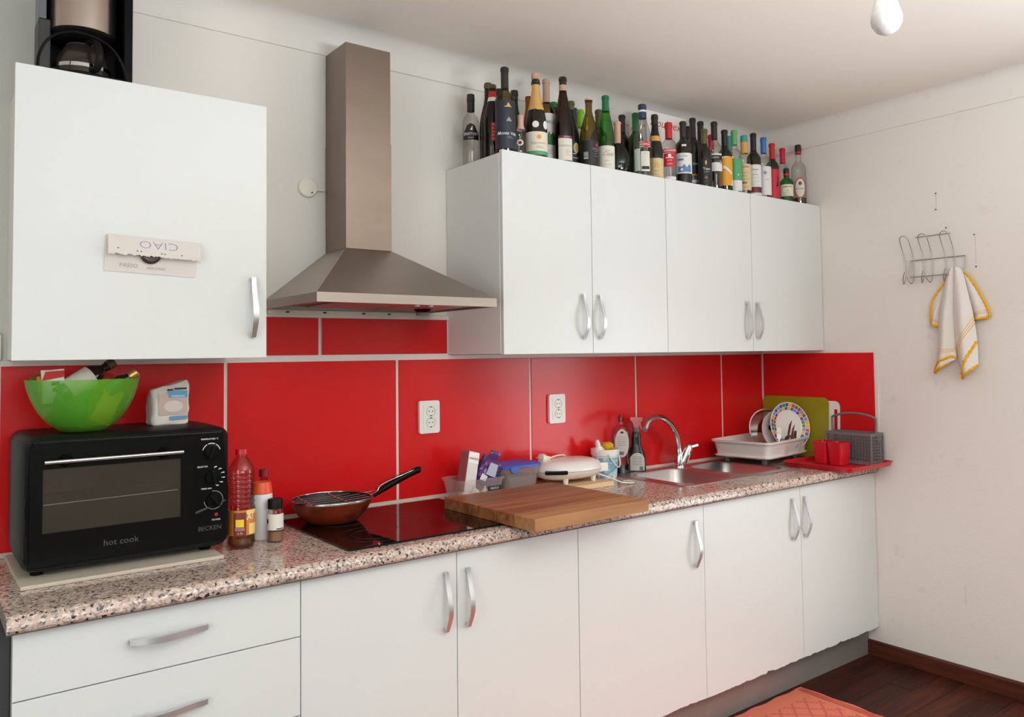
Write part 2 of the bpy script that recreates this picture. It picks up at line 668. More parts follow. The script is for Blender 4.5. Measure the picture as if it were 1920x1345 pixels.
def cove_profile(z0, r=0.085):
    p = [(0, z0), (-0.007, z0), (-0.008, ZC - r)]
    for k in range(1, 9):
        a = PI / 2 * k / 8
        p.append((-0.008 - r * (1 - math.cos(a)), ZC - r + r * math.sin(a)))
    p += [(-0.008 - r, ZC + 0.001), (0, ZC + 0.001)]
    return p


struct('trim_1', prism(NB(), cove_profile(2.502), XL, 0.0, 'yz'), M_WALL)
struct('trim_2', prism(NB(), cove_profile(2.472, 0.05), YF, 0.0, 'xz'), M_WALLR)
bb = prism(NB(), [(0, 0), (-0.013, 0), (-0.013, 0.062), (-0.008, 0.070), (0, 0.070)], -2.70, -0.575, 'xz')
struct('baseboard_right', bb, M_BASEB)
bm = NB()
for x0, x1, z0, z1 in ((-4.55, -4.49, 1.52, 2.3), (-2.51, -2.45, 1.52, 2.3), (-3.53, -3.47, 1.52, 2.3), (-4.49, -3.53, 1.52, 1.58), (-4.49, -3.53, 2.24, 2.3), (-3.47, -2.51, 1.52, 1.58), (-3.47, -2.51, 2.24, 2.3)):
    box(bm, x0, x1, YF - 0.08, YF - 0.02, z0, z1, 0.004)
struct('window_1', bm, M_PWHITE)

# red tile splashback: joints behind, every tile a slab of its own
G = 0.0055
struct('joint', B(-3.394, -0.0065, -0.006, 0.0, 0.904, 1.438), M_GROUT, wall_back)
struct('joint', B(-2.80, -1.955, -0.006, 0.0, 1.438, 1.590), M_GROUT, wall_back)
xs = [-3.386, -2.7859, -2.1747, -1.5632, -0.952, -0.345, -0.012]
for a, b in zip(xs, xs[1:]):
    struct('tile', B(a + (G if a > -3.3 else 0), b - G, -0.0095, -0.003, 0.909, 1.422, 0.0012), M_TILE, wall_back)
struct('tile', B(-2.795, -2.4705 - G, -0.0095, -0.003, 1.444, 1.572, 0.0012), M_TILE, wall_back)
struct('tile', B(-2.4705 + G, -1.961, -0.0095, -0.003, 1.444, 1.572, 0.0012), M_TILE, wall_back)
struct('edge_strip', B(-2.80, -1.955, -0.013, 0.0, 1.573, 1.590, 0.002), M_GROUT, wall_back)
struct('joint', B(-0.006, 0.0, -0.662, -0.0065, 0.904, 1.438), M_GROUT, wall_right)
struct('tile', B(-0.0095, -0.003, -0.646, -0.014, 0.909, 1.424, 0.0012), M_TILE, wall_right)

# ------------------------------------------------------------------ cabinets


def bow_handle(parent, p, length, vert=True, label=None):
    """satin bow handle: a strap that swells away from the front between two feet"""
    n, w, t = 18, 0.0135, 0.0045
    loops = []
    for k in range(n + 1):
        s = k / n
        q = max(0.0, math.sin(PI * (1 - s) ** 1.45))    # fullest well below the top (or left of the right end)
        d = 0.009 + 0.022 * q ** 1.3
        wd = w * (0.92 + 0.22 * q)
        a = (s - 0.5) * length
        off = 0.0
        for_pts = [(-wd / 2, d), (wd / 2, d), (wd / 2, d + t), (-wd / 2, d + t)]
        loops.append([((off * 0 + u, -v, a) if vert else (a, -v, u + off * 0)) for u, v in for_pts])
    bm = loft(NB(), loops)
    for e in (-1, 1):
        c = e * (length / 2 - 0.006)
        if vert:
            box(bm, -w * 0.42, w * 0.42, -0.0125, 0, c - 0.006, c + 0.006, 0.001, 1)
        else:
            box(bm, c - 0.006, c + 0.006, -0.0125, 0, -w * 0.42, w * 0.42, 0.001, 1)
    o = part('handle', bm, M_ALU, parent, label)
    o.location = p
    return o


def panel(x0, x1, z0, z1, t=0.018, ragged=0.0, seed=0):
    """door or drawer front; ragged chips the lower edge"""
    if not ragged:
        return B(x0, x1, -t, 0, z0, z1, 0.0012, 2)
    r = random.Random(seed)
    n = 60
    pts = [(x1, z1), (x0, z1)]
    h = 0
    for k in range(n + 1):
        h = 0.75 * h + r.uniform(-1, 1) * ragged * (2.4 if r.random() < 0.12 else 0.8)
        h = max(-0.3 * ragged, min(2.2 * ragged, h))
        pts.append((x0 + (x1 - x0) * k / n, z0 + h))
    return prism(NB(), pts, -t, 0)


def carcass(x0, x1, y0, y1, z0, z1):
    return B(x0, x1, y0, y1, z0, z1, 0.001, 1)


g = 0.0013
UY, UZ0, UZ1 = -0.360, 1.4395, 2.164
t = thing('wall_cabinet', 'single-door white wall cabinet over the black toaster oven, paper note on its door', 'cabinet', (-3.0885, 0, UZ0), group='white wall cabinets')
part('body', carcass(-0.2845, 0.3045, UY, -0.003, 0, UZ1 - UZ0 - 0.004), M_WHITE2, t)
d = part('door', panel(-0.3045, 0.305, -0.002, UZ1 - UZ0), M_WHITE, t)
d.location = (0, UY - 0.0005, 0)
bow_handle(d, (0.265, -0.018, 0.1405), 0.170)
cab_left = t
for x0, xm, x1, lab, hs in ((-1.9547, -1.5371, -1.1238, 'two-door white wall cabinet right of the steel hood, open side panel at left', (-1.587, -1.5035)),
                            (-1.1238, -0.5612, -0.002, 'two-door white wall cabinet in the corner against the right wall', (-0.6065, -0.531))):
    c = (x0 + x1) / 2
    t = thing('wall_cabinet', lab, 'cabinet', (c, 0, UZ0), group='white wall cabinets')
    part('body', carcass(x0 - c, x1 - c - 0.0005, UY, -0.003, 0, UZ1 - UZ0 - 0.009), M_WHITE2, t)
    for a, b, hx in ((x0, xm, hs[0]), (xm, x1, hs[1])):
        d = part('door', panel(a + g - c, b - g - c, -0.002, UZ1 - UZ0), M_WHITE, t)
        d.location = (0, UY - 0.0005, 0)
        bow_handle(d, (hx - c, -0.018, 0.138), 0.170)

BY, BZ0, BZ1 = -0.611, 0.143, 0.8595
xb = [-3.4058, -2.7808, -2.3088, -1.8391, -1.2157, -0.5972, -0.002]
c = (xb[0] + xb[1]) / 2
t = thing('base_cabinet', 'white drawer unit under the black toaster oven', 'cabinet', (c, 0, BZ0), group='white base cabinets')
part('body', carcass(xb[0] - c, xb[1] - c - 0.0005, BY, -0.02, 0, 0.7165), M_SHADE, t)
for z0, z1, hz in ((0.7165, BZ1, 0.793), (0.5165, 0.7135, 0.6175), (0.3165, 0.5135, 0.4175), (BZ0, 0.3135, 0.23)):
    d = part('drawer', panel(xb[0] + g - c, xb[1] - g - c, z0 - BZ0, z1 - BZ0), M_WHITE, t)
    d.location = (0, BY - 0.0005, 0)
    bow_handle(d, (-0.005, -0.018, hz - BZ0), 0.170, False)
part('end_panel', B(xb[0] - c - 0.045, xb[0] - c - 0.001, BY + 0.004, -0.02, -0.14, 0.7165, 0.001), M_CHAR, t, 'charcoal end panel')
units = ((1, 2, 3, 'two-door white base cabinet below the glass hob', ((1, -2.3495), (2, -2.2745))),
         (3, 4, None, 'single-door white base cabinet below the big cutting board', ((1, -1.2705),)),
         (4, 5, 6, 'two-door white base cabinet below the sink, chipped lower door edges', ((1, -0.6575), (2, -0.570))))
for i, j, k, lab, hh in units:
    x0, x1 = xb[i], xb[k or j]
    c = (x0 + x1) / 2
    t = thing('base_cabinet', lab, 'cabinet', (c, 0, BZ0), group='white base cabinets')
    part('body', carcass(x0 - c, x1 - c - 0.0005, BY, -0.02, 0, 0.7165 if i != 4 else 0.58), M_SHADE, t)
    for n, (a, b) in enumerate([(xb[i], xb[j])] + ([(xb[j], xb[k])] if k else [])):
        rag = 0.004 if i == 4 else (0.0022 if i == 3 else 0)
        d = part('door', panel(a + g - c, b - g - c, -0.002 - (0.004 if rag else 0), BZ1 - BZ0, ragged=rag, seed=i * 7 + n), M_WHITE, t)
        d.location = (0, BY - 0.0005, 0)
        bow_handle(d, (hh[n][1] - c, -0.018, (0.7195 if i != 4 else 0.7275) - BZ0), 0.172)
o = part('plinth', B(-3.40, -0.002, -0.577, -0.56, -0.0, 0.1425, 0.001), M_PLINTH)
o['label'], o['category'] = 'grey-brown plinth board along the floor under the base cabinets', 'plinth'
part('feet', B(-3.3, -0.1, -0.55, -0.04, 0.0, 0.1425), M_SHADE, o)

# ------------------------------------------------------------------ worktop
WT = 0.9


def wt_profile(y_back, y_front, nose):
    z0 = 0.8655
    if not nose:
        return [(y_back, z0), (y_back, WT), (y_front, WT), (y_front, z0)]
    p = [(y_back, z0), (y_back, WT)]
    r = 0.024
    for k in range(9):
        a = PI / 2 * k / 8
        if k == 0:
            p.append((y_front + r + 0.003, WT))
        p.append((y_front + r - r * math.sin(a), WT - r + r * math.cos(a)))
    p += [(y_front, z0 + 0.006), (y_front + 0.004, z0)]
    return p


bm = NB()
prism(bm, wt_profile(-0.012, -0.655, True), -3.418, -1.13, 'yz')
prism(bm, wt_profile(-0.012, -0.655, True), -0.415, -0.0105, 'yz')
prism(bm, wt_profile(-0.47, -0.655, True), -1.13, -0.415, 'yz')
prism(bm, wt_profile(-0.012, -0.075, False), -1.13, -0.415, 'yz')
worktop = part('worktop', bm, M_GRAN)
worktop['label'], worktop['category'] = 'pink granite-patterned worktop with rounded front edge running along the wall', 'worktop'
part('back_strip', B(-3.418, -0.0105, -0.0125, -0.0098, WT - 0.01, 0.9115), mat('cream_sealant', (0.62, 0.56, 0.48), 0.6), worktop, 'cream sealing strip')
part('bottom_edge', B(-3.418, -0.0105, -0.652, -0.60, 0.8625, 0.8653), mat('brown_edge', (0.12, 0.07, 0.06), 0.6), worktop)

# ------------------------------------------------------------------ hob
t = thing('hob', 'black ceramic glass hob set in the worktop, thin ring marks', 'hob', (-2.333, -0.325, WT))
glass = mat('black_ceramic_glass', (0.006, 0.003, 0.004), 0.04, spec=0.4)
ring_m = mat('hob_print', (0.045, 0.032, 0.032), 0.25)
part('glass_plate', prism(NB(), rrect(0.595, 0.53, 0.008), 0.0005, 0.0065, 'xy', 0.0015), glass, t)
for px, py, r in ((-0.155, 0.12, 0.085), (-0.155, -0.13, 0.105), (0.13, 0.12, 0.105), (0.13, -0.13, 0.085)):
    bm = NB()
    for rr in ((r,) if r < 0.1 else (r, r * 0.62)):
        lathe(bm, [(rr, 0.0066), (rr, 0.0069), (rr + 0.0012, 0.0069), (rr + 0.0012, 0.0066)], 56, (px, py, 0))
    part('zone_ring', bm, ring_m, t)

# ------------------------------------------------------------------ sink and tap
SX, SY = -0.775, -0.272
t = thing('sink', 'double-bowl stainless steel sink set in the granite worktop', 'sink', (SX, SY, WT))
W2, D2 = 0.385, 0.225


def ring3(pts, z):
    return [(a, b, z) for a, b in pts]


def bowl_loops(cx, cyy, w, d, dep):
    return [ring3(rrect(w, d, 0.06, 6, cx, cyy), 0.0035), ring3(rrect(w - 0.012, d - 0.012, 0.058, 6, cx, cyy), -0.004),
            ring3(rrect(w - 0.04, d - 0.04, 0.055, 6, cx, cyy), -dep + 0.03), ring3(rrect(w - 0.08, d - 0.08, 0.05, 6, cx, cyy), -dep)]


bowls = [(-0.175, -0.012, 0.325, 0.36, 0.15), (0.185, -0.005, 0.30, 0.355, 0.15)]
bm = NB()
outer = ring3(rrect(2 * W2, 2 * D2, 0.02, 4), 0.0035)
ov = [bm.verts.new(p) for p in outer]
oe = [bm.edges.new((ov[i], ov[(i + 1) % len(ov)])) for i in range(len(ov))]
he = []
for b in bowls:
    lp = [bm.verts.new(p) for p in bowl_loops(*b)[0]]
    he += [bm.edges.new((lp[i], lp[(i + 1) % len(lp)])) for i in range(len(lp))]
bmesh.ops.triangle_fill(bm, edges=oe + he, use_beauty=True)
sk = [bm.verts.new((p[0] * 1.008, p[1] * 1.01, 0.0006)) for p in outer]
for i in range(len(ov)):
    j = (i + 1) % len(ov)
    bm.faces.new((ov[i], sk[i], sk[j], ov[j]))
part('rim', bm, M_SINK, t)
for b in bowls:
    bw = part('bowl', loft(NB(), bowl_loops(*b), cap0=False), M_SINK, t, angle=60)
    dr = part('drain', L([(0.0, -b[4] + 0.004), (0.02, -b[4] + 0.003), (0.04, -b[4] + 0.005), (0.043, -b[4] + 0.0005)], c=(b[0], b[1], 0)), M_CHROME, bw)
    bm = NB()                                         # overflow slots in the wall towards the divider
    for k in range(4):
        yy = b[1] - 0.075 + k * 0.012
        xw = b[0] + b[2] / 2 - 0.0225
        box(bm, xw - 0.0015, xw + 0.001, yy - 0.0028, yy + 0.0028, -0.055, -0.032, 0.001, 1)
    part('overflow', bm, M_INK, bw)

t = thing('tap', 'chrome swan-neck mixer tap at the back of the sink', 'tap', (-0.755, -0.085, WT + 0.0035))
part('base', L([(0, 0), (0.027, 0), (0.027, 0.006), (0.022, 0.010), (0.021, 0.045), (0.018, 0.055), (0, 0.055)]), M_CHROME, t)
sp = smooth_path([(-0.002, 0, 0.03), (-0.006, -0.002, 0.10), (-0.045, -0.018, 0.168), (-0.135, -0.054, 0.226), (-0.235, -0.093, 0.250), (-0.318, -0.122, 0.238), (-0.358, -0.137, 0.205)], 8)
part('spout', tube(NB(), sp, [0.0155] * 6 + [0.0132] * (len(sp) - 6), 14), M_CHROME, t, angle=60)
mt = Matrix.Translation((0.012, -0.012, 0.02)) @ Euler((0, math.radians(24), math.radians(-20))).to_matrix().to_4x4()
part('mixer_body', L([(0, 0), (0.021, 0), (0.0225, 0.03), (0.022, 0.075), (0.016, 0.086), (0, 0.088)], mtx=mt), M_CHROME, t)
part('lever', B(-0.006, 0.006, -0.004, 0.004, 0, 0.045, 0.002, 2, Matrix.Translation((0.040, -0.028, 0.088)) @ Euler((0.2, math.radians(75), -0.5)).to_matrix().to_4x4()), M_CHROME, t)

# ------------------------------------------------------------------ hood
HX0, HX1, HY, HZ0, HZ1 = -2.6625, -2.0308, -0.449, 1.598, 1.6265
CX0, CX1, CY, CZ0, CZ1 = -2.448, -2.280, -0.174, 1.799, 2.4995
hx = (HX0 + HX1) / 2
t = thing('cooker_hood', 'stainless steel chimney cooker hood above the hob', 'hood', (hx, 0, HZ0))


def S(x, y, z):
    return (x - hx, y, z - HZ0)


bm = NB()
lo = [S(HX0, -0.004, HZ0), S(HX1, -0.004, HZ0), S(HX1, HY, HZ0), S(HX0, HY, HZ0)]
up = [S(HX0, -0.004, HZ1), S(HX1, -0.004, HZ1), S(HX1, HY, HZ1), S(HX0, HY, HZ1)]
tp = [S(CX0, -0.004, CZ0), S(CX1, -0.004, CZ0), S(CX1, CY, CZ0), S(CX0, CY, CZ0)]
k = 0.012
inl = [S(HX0 + k, -0.016, HZ0), S(HX1 - k, -0.016, HZ0), S(HX1 - k, HY + k, HZ0), S(HX0 + k, HY + k, HZ0)]
inu = [(x, y, z + 0.012) for x, y, z in inl]
loft(bm, [inu, inl, lo, up, tp])
part('canopy', bm, M_STEEL, t, angle=15)
uz = HZ0 + 0.0085
bm = NB()
for a in (-0.2, 0.045):
    box(bm, a, a + 0.235, -0.39, -0.07, 0.005, 0.0115, 0.002)
part('grease_filter', bm, mat('steel_filter', (0.45, 0.42, 0.40), 0.35, 1.0, bump=0.5, bscale=400), t)
bm = NB()
box(bm, -0.02, 0.16, HY + 0.018, HY + 0.046, 0.001, 0.0115, 0.001)
part('switch_bar', bm, M_STEEL, t)
for a in (0.03, 0.08):
    part('switch', B(a - 0.006, a + 0.006, HY + 0.026, HY + 0.038, -0.004, 0.0009, 0.001), M_PWHITE, t)
part('lamp_cover', L([(0, -0.007), (0.022, -0.006), (0.03, 0.0), (0.03, 0.0045), (0, 0.0045)], c=(0.2, -0.15, 0)), M_BLACK, t, 'black lamp cover')
part('back_rail', B(-0.31, 0.24, -0.028, -0.0105, -0.016, -0.001, 0.001), M_CREAM, t, 'cream rail with dark screw heads')
rail = t.children[-1]
for a in (-0.245, -0.115, 0.03, 0.13):
    part('screw', B(a - 0.006, a + 0.006, -0.0305, -0.0282, -0.011, -0.006, 0.0008, 1), M_INK, rail)
bm = NB()
seam = 2.172
for z0, z1, e in ((CZ0 + 0.001, seam, 0.0), (seam, CZ1, 0.0015)):
    a0, a1, b1 = CX0 - hx + e, CX1 - hx - e, CY + e
    th = 0.0025
    for x0, x1, y0, y1 in ((a0, a1, b1, b1 + th), (a0, a0 + th, b1 + th, -0.005), (a1 - th, a1, b1 + th, -0.005)):
        box(bm, x0, x1, y0, y1, z0 - HZ0, z1 - HZ0)
part('chimney', bm, M_CHIM, t)
part('chimney_top', B(CX0 - hx + 0.008, CX1 - hx - 0.008, CY + 0.008, -0.006, CZ1 - HZ0 - 0.012, CZ1 - HZ0 - 0.006), M_INK, t)
bm = NB()
for cI in range(3):
    for r in range(11):
        y1 = -0.045 - cI * 0.038
        z = 2.467 - HZ0 - r * 0.0088
        xx = CX0 - hx + 0.0035
        box(bm, xx - 0.0006, xx + 0.001, y1 - 0.034, y1, z - 0.0022, z + 0.0022)
vent = part('vent_slots', bm, M_INK, t, 'dark vent slots on the left side')

t = thing('junction_cover', 'round white junction cover on the wall left of the hood chimney', 'cover', (-2.512, -0.001, 2.024), rot=(PI / 2, 0, 0))
part('plate', L([(0, 0), (0.035, 0), (0.035, 0.006), (0.031, 0.010), (0, 0.011)]), M_CREAM, t)
part('screw', L([(0, 0.0108), (0.003, 0.0112), (0, 0.0125)], c=(0.012, -0.017, 0), seg=8), M_INK, t)
part('cable_stub', tube(NB(), [(0.03, -0.004, 0.006), (0.042, -0.006, 0.007), (0.058, -0.005, 0.006)], 0.004, 8), M_CREAM, t)

# ------------------------------------------------------------------ sockets
for x, zz, lab in ((-2.047, 1.2065, 'double white wall socket on the red tiles behind the hob'), (-1.430, 1.2055, 'double white wall socket on the red tiles above the sandwich maker')):
    t = thing('wall_socket', lab, 'socket', (x, -0.0098, zz), group='double sockets on the splashback')
    part('frame', prism(NB(), rrect(0.086, 0.122, 0.006), -0.012, 0.0, 'xz', 0.004), M_PWHITE, t)
    fr = part('insert', prism(NB(), rrect(0.056, 0.092, 0.003), -0.0135, -0.0118, 'xz', 0.0008), M_PWHITE, t)
    for zc in (0.021, -0.021):
        tr = Matrix.Translation((0.004, -0.0136, zc)) @ Euler((PI / 2, 0, 0)).to_matrix().to_4x4()
        ou = part('outlet', L([(0.0198, 0.0), (0.0195, 0.0016), (0.018, 0.0016), (0.0172, -0.001), (0, -0.001)], mtx=tr), mat('socket_well', (0.60, 0.57, 0.54), 0.4), t)
        bm = NB()
        for hxx in (-0.0075, 0.0075):
            lathe(bm, [(0.0024, 0), (0.0024, 0.0012), (0, 0.0012)], 10, mtx=Matrix.Translation((0.004 + hxx, -0.0129, zc)) @ Euler((PI / 2, 0, 0)).to_matrix().to_4x4())
        for hz in (-0.0165, 0.0165):
            box(bm, 0.0005, 0.0075, -0.0152, -0.0125, zc + hz - 0.0018, zc + hz + 0.0018)
        part('contact', bm, M_INK, ou)

# ------------------------------------------------------------------ oven and what stands on it
o = part('base_board', B(-3.374, -2.915, -0.434, -0.03, 0, 0.0095, 0.002), mat('beige_board', (0.55, 0.49, 0.41), 0.5, var=0.05))
o.location = (0, 0, WT + 0.0003)
o.name = 'oven_mat'
o['label'], o['category'] = 'thin beige board on the worktop under the black toaster oven', 'board'
OZ = WT + 0.01
t = thing('toaster_oven', 'black toaster oven with glass door and three knobs on the worktop', 'oven', (-3.125, -0.375, OZ))
# outer shell: rounded box that swells towards its middle height
loops = []
for y, sx, h0, h1, rr in ((0.004, 0.470, 0.018, 0.331, 0.026), (0.020, 0.484, 0.012, 0.338, 0.030), (0.18, 0.488, 0.012, 0.340, 0.032), (0.335, 0.478, 0.015, 0.338, 0.030)):
    lp = []
    for a, b in rrect(sx, h1 - h0, rr, 6, 0, (h0 + h1) / 2):
        f = 1 + 0.022 * (1 - ((b - 0.17) / 0.17) ** 2) * (1 if a < 0 else 0.4)
        lp.append((a * f - (0.0 if a > 0 else 0.0), y, b))
    loops.append(lp)
part('housing', loft(NB(), loops), M_BLACKM, t, angle=30)
bm = prism(NB(), [(-0.233, 0.024), (0.232, 0.030), (0.237, 0.17), (0.221, 0.327), (-0.224, 0.330), (-0.238, 0.17)], -0.006, 0.006, 'xz', 0.004)
part('front_frame', bm, M_BLACK, t)
dx0, dx1, dz0, dz1 = -0.228, 0.146, 0.040, 0.316
wx0, wx1, wz0, wz1 = -0.202, 0.112, 0.108, 0.262
bm = NB()
for a in ((dx0, dx1, dz0, wz0), (dx0, dx1, wz1, dz1), (dx0, wx0, wz0, wz1), (wx1, dx1, wz0, wz1)):
    box(bm, a[0], a[1], -0.0135, -0.0065, a[2], a[3])
door = part('door', bm, M_BLACK, t)
part('window', B(wx0, wx1, -0.0125, -0.0105, wz0, wz1), thin('oven_glass', (0.62, 0.60, 0.57), (0.4, 0.4, 0.4), 0.03, 1.3), door, 'glass window')
part('cavity', B(wx0 - 0.002, wx1 + 0.002, -0.0085, -0.0063, wz0 - 0.002, wz1 + 0.002), mat('oven_cavity', (0.27, 0.245, 0.22), 0.5, 0.2, var=0.2), door, 'grey oven cavity')
bm = NB()
tube(bm, [(wx0 + 0.002, -0.0098, 0.176), (wx1 - 0.008, -0.0098, 0.180)], 0.0011, 6)
part('rack_bar', bm, M_WPRINT, door)
bm = NB()
tube(bm, [(wx0 + 0.004, -0.0092, 0.205), (wx1 - 0.006, -0.0092, 0.206)], 0.0006, 5)
for k in range(11):
    xx = wx0 + 0.01 + k * 0.0275
    tube(bm, [(xx, -0.0092, 0.205), (xx + 0.014, -0.0092, 0.178)], 0.0005, 5)
part('rack_wires', bm, M_WIRE, door)
bm = tube(NB(), [(-0.201, -0.036, 0.281), (0.112, -0.036, 0.281)], 0.0048, 12)
hd = part('handle', bm, M_CHROME, door, 'chrome bar handle')
for xx in (-0.155, 0.068):
    part('handle_mount', tube(NB(), [(xx, -0.036, 0.281), (xx, -0.0134, 0.281)], [0.007, 0.016], 14), M_BLACK, hd)
text('lettering', 'hot cook', 0.022, mat('dark_grey_print', (0.075, 0.075, 0.075), 0.5), door, flat(0.0139), -0.03, 0.066)
text('lettering', 'BECKEN', 0.0165, mat('dark_grey_print', (0.1, 0.1, 0.1)), t, flat(0.0064), 0.187, 0.066, shear=0.1)
text('lettering', 'POWER', 0.0065, M_WPRINT, t, flat(0.0064), 0.204, 0.087)
part('power_lamp', L([(0.005, 0), (0.004, 0.002), (0, 0.0022)], seg=12, mtx=Matrix.Translation((0.204, -0.0062, 0.101)) @ Euler((PI / 2, 0, 0)).to_matrix().to_4x4()), mat('dull_red_lens', (0.30, 0.03, 0.02), 0.3), t)
part('lower_ridge', prism(NB(), [(0.150, 0.108), (0.228, 0.135), (0.228, 0.139), (0.150, 0.114)], -0.0085, -0.006, 'xz', 0.0008), mat('charcoal_trim', (0.05, 0.05, 0.055), 0.3), t)
for n, (kx, kz) in enumerate(((0.191, 0.272), (0.194, 0.204), (0.197, 0.136 + 0.005))):
    mt = Matrix.Translation((kx, -0.0062, kz)) @ Euler((PI / 2, 0, 0)).to_matrix().to_4x4()
    kn = part('knob', L([(0.0205, 0), (0.0200, 0.006), (0.0185, 0.011), (0, 0.012)], mtx=mt), M_BLACK, t)
    part('grip', B(-0.0042, 0.0042, -0.0265, -0.017, -0.0185, 0.0185, 0.0018, 2, Matrix.Translation((kx, 0, kz)) @ Euler((0, 0.35 - 0.5 * n, 0)).to_matrix().to_4x4()), M_BLACK, kn)
    bm = NB()
    if n == 0:
        for k in range(20):
            if k in (6, 13):
                continue
            a, b = math.radians(165 - k * 7.6), math.radians(165 - (k + 1) * 7.6)
            shape([(kx + r * math.cos(q), kz + r * math.sin(q)) for r, q in ((0.0222, a), (0.0242, a), (0.0242, b), (0.0222, b))], flat(0.0064), bm)
    elif n == 1:
        for k in range(6):
            a = math.radians(78 - k * 29)
            shape(ell(kx + 0.025 * math.cos(a), kz + 0.025 * math.sin(a), 0.0015, 0.001, 6), flat(0.0064), bm)
            shape(rect(kx + 0.027 * math.cos(a), kx + 0.027 * math.cos(a) + 0.006, kz + 0.027 * math.sin(a) - 0.001, kz + 0.027 * math.sin(a) + 0.0015), flat(0.0064), bm)
    else:
        for k in range(38):
            a = math.radians(95 - k * 7.2)
            shape(ell(kx + 0.0245 * math.cos(a), kz + 0.0245 * math.sin(a), 0.0009, 0.0009, 6), flat(0.0064), bm)
    part('dial_marks', bm, M_WPRINT, t)
for s, xx, zz in (('TEMPERATURE °C', 0.186, 0.307), ('SELECTOR', 0.168, 0.233), ('TIMER MIN', 0.178, 0.173)):
    text('lettering', s, 0.0058, M_WPRINT, t, flat(0.0064), xx, zz, bold=0.02)
for xx, yy in ((-0.205, 0.05), (0.190, 0.05), (-0.205, 0.29), (0.190, 0.29)):
    part('foot', L([(0, 0.0002), (0.015, 0.0002), (0.017, 0.022), (0, 0.022)], seg=16, c=(xx, yy, 0)), M_BLACK, t)

OT = OZ + 0.340                                       # top of the oven
# translucent green bowl and the odds and ends in it
BX, BYY = -3.222, -0.250
t = thing('green_bowl', 'translucent green plastic bowl on top of the toaster oven', 'bowl', (BX, BYY, OT + 0.0005))
prof = [(0, 0.0), (0.047, 0.0), (0.055, 0.003), (0.080, 0.022), (0.102, 0.050), (0.118, 0.082), (0.128, 0.112), (0.133, 0.137), (0.1308, 0.137),
        (0.1258, 0.112), (0.1158, 0.083), (0.100, 0.052), (0.078, 0.025), (0.053, 0.006), (0, 0.004)]
part('shell', L(prof, seg=48), veil('green_bowl_plastic', (0.13, 0.46, 0.03), 0.5, 0.32), t, angle=70)


def small_bottle(name, label, loc, rot, parts, cat='bottle'):
    t = thing(name, label, cat, loc, rot=rot)
    for pn, prof, m in parts:
        part(pn, L(prof, seg=20), m, t)
    return t


M_DKBR = mat('dark_brown_glass', (0.018, 0.008, 0.005), 0.08)
ZB = OT + 0.0005
small_bottle('sauce_bottle', 'dark bottle with cream label lying in the green bowl', (BX - 0.060, BYY - 0.030, ZB + 0.096), (0, math.radians(58), math.radians(12)),
             (('body', [(0, 0), (0.026, 0.0), (0.0285, 0.004), (0.0285, 0.095), (0.020, 0.112), (0.0115, 0.124), (0.0115, 0.142), (0, 0.142)], M_DKBR),
              ('label', [(0.0289, 0.022), (0.0291, 0.022), (0.0291, 0.090), (0.0289, 0.090)], mat('cream_label', (0.66, 0.58, 0.52), 0.7)),
              ('cap', [(0.0118, 0.138), (0.0135, 0.138), (0.0135, 0.158), (0, 0.158)], mat('brown_cap', (0.10, 0.04, 0.03), 0.4))))
small_bottle('sauce_bottle', 'small dark bottle with gold screw cap leaning in the green bowl', (BX + 0.046, BYY - 0.050, ZB + 0.104), (0, math.radians(56), math.radians(-4)),
             (('body', [(0, 0), (0.017, 0.0), (0.019, 0.003), (0.019, 0.045), (0.012, 0.058), (0.011, 0.070), (0, 0.070)], M_DKBR),
              ('cap', [(0.0125, 0.064), (0.0138, 0.064), (0.0138, 0.066), (0.0125, 0.0665), (0.0138, 0.067), (0.0138, 0.085), (0.0125, 0.087), (0, 0.087)], mat('gold_cap', (0.62, 0.36, 0.12), 0.3, 0.8))))


def crumple(bm, amt, seed, scale=30):
    from mathutils import noise
    for v in bm.verts:
        d = noise.noise_vector(v.co * scale + Vector((seed, seed * 2.3, 0)))
        v.co += d * amt
    return bm


def pouch(w, h, d, seed, amt=0.004, nx=8, nz=8, tiltx=0.0):
    """filled foil or paper packet, pinched at top and bottom"""
    bm = NB()
    loops = []
    for k in range(nz + 1):
        s = k / nz
        dd = d * (0.12 + 0.88 * math.sin(PI * min(1, max(0, s))) ** 0.5) / 2
        z = h * s
        n = 16
        lp = []
        for i in range(n):
            a = 2 * PI * i / n
            ca, sa = math.cos(a), math.sin(a)
            lp.append((w / 2 * math.copysign(abs(ca) ** 0.55, ca), dd * math.copysign(abs(sa) ** 0.8, sa), z))
        loops.append(lp)
    loft(bm, loops)
    return crumple(bm, amt, seed, 45)


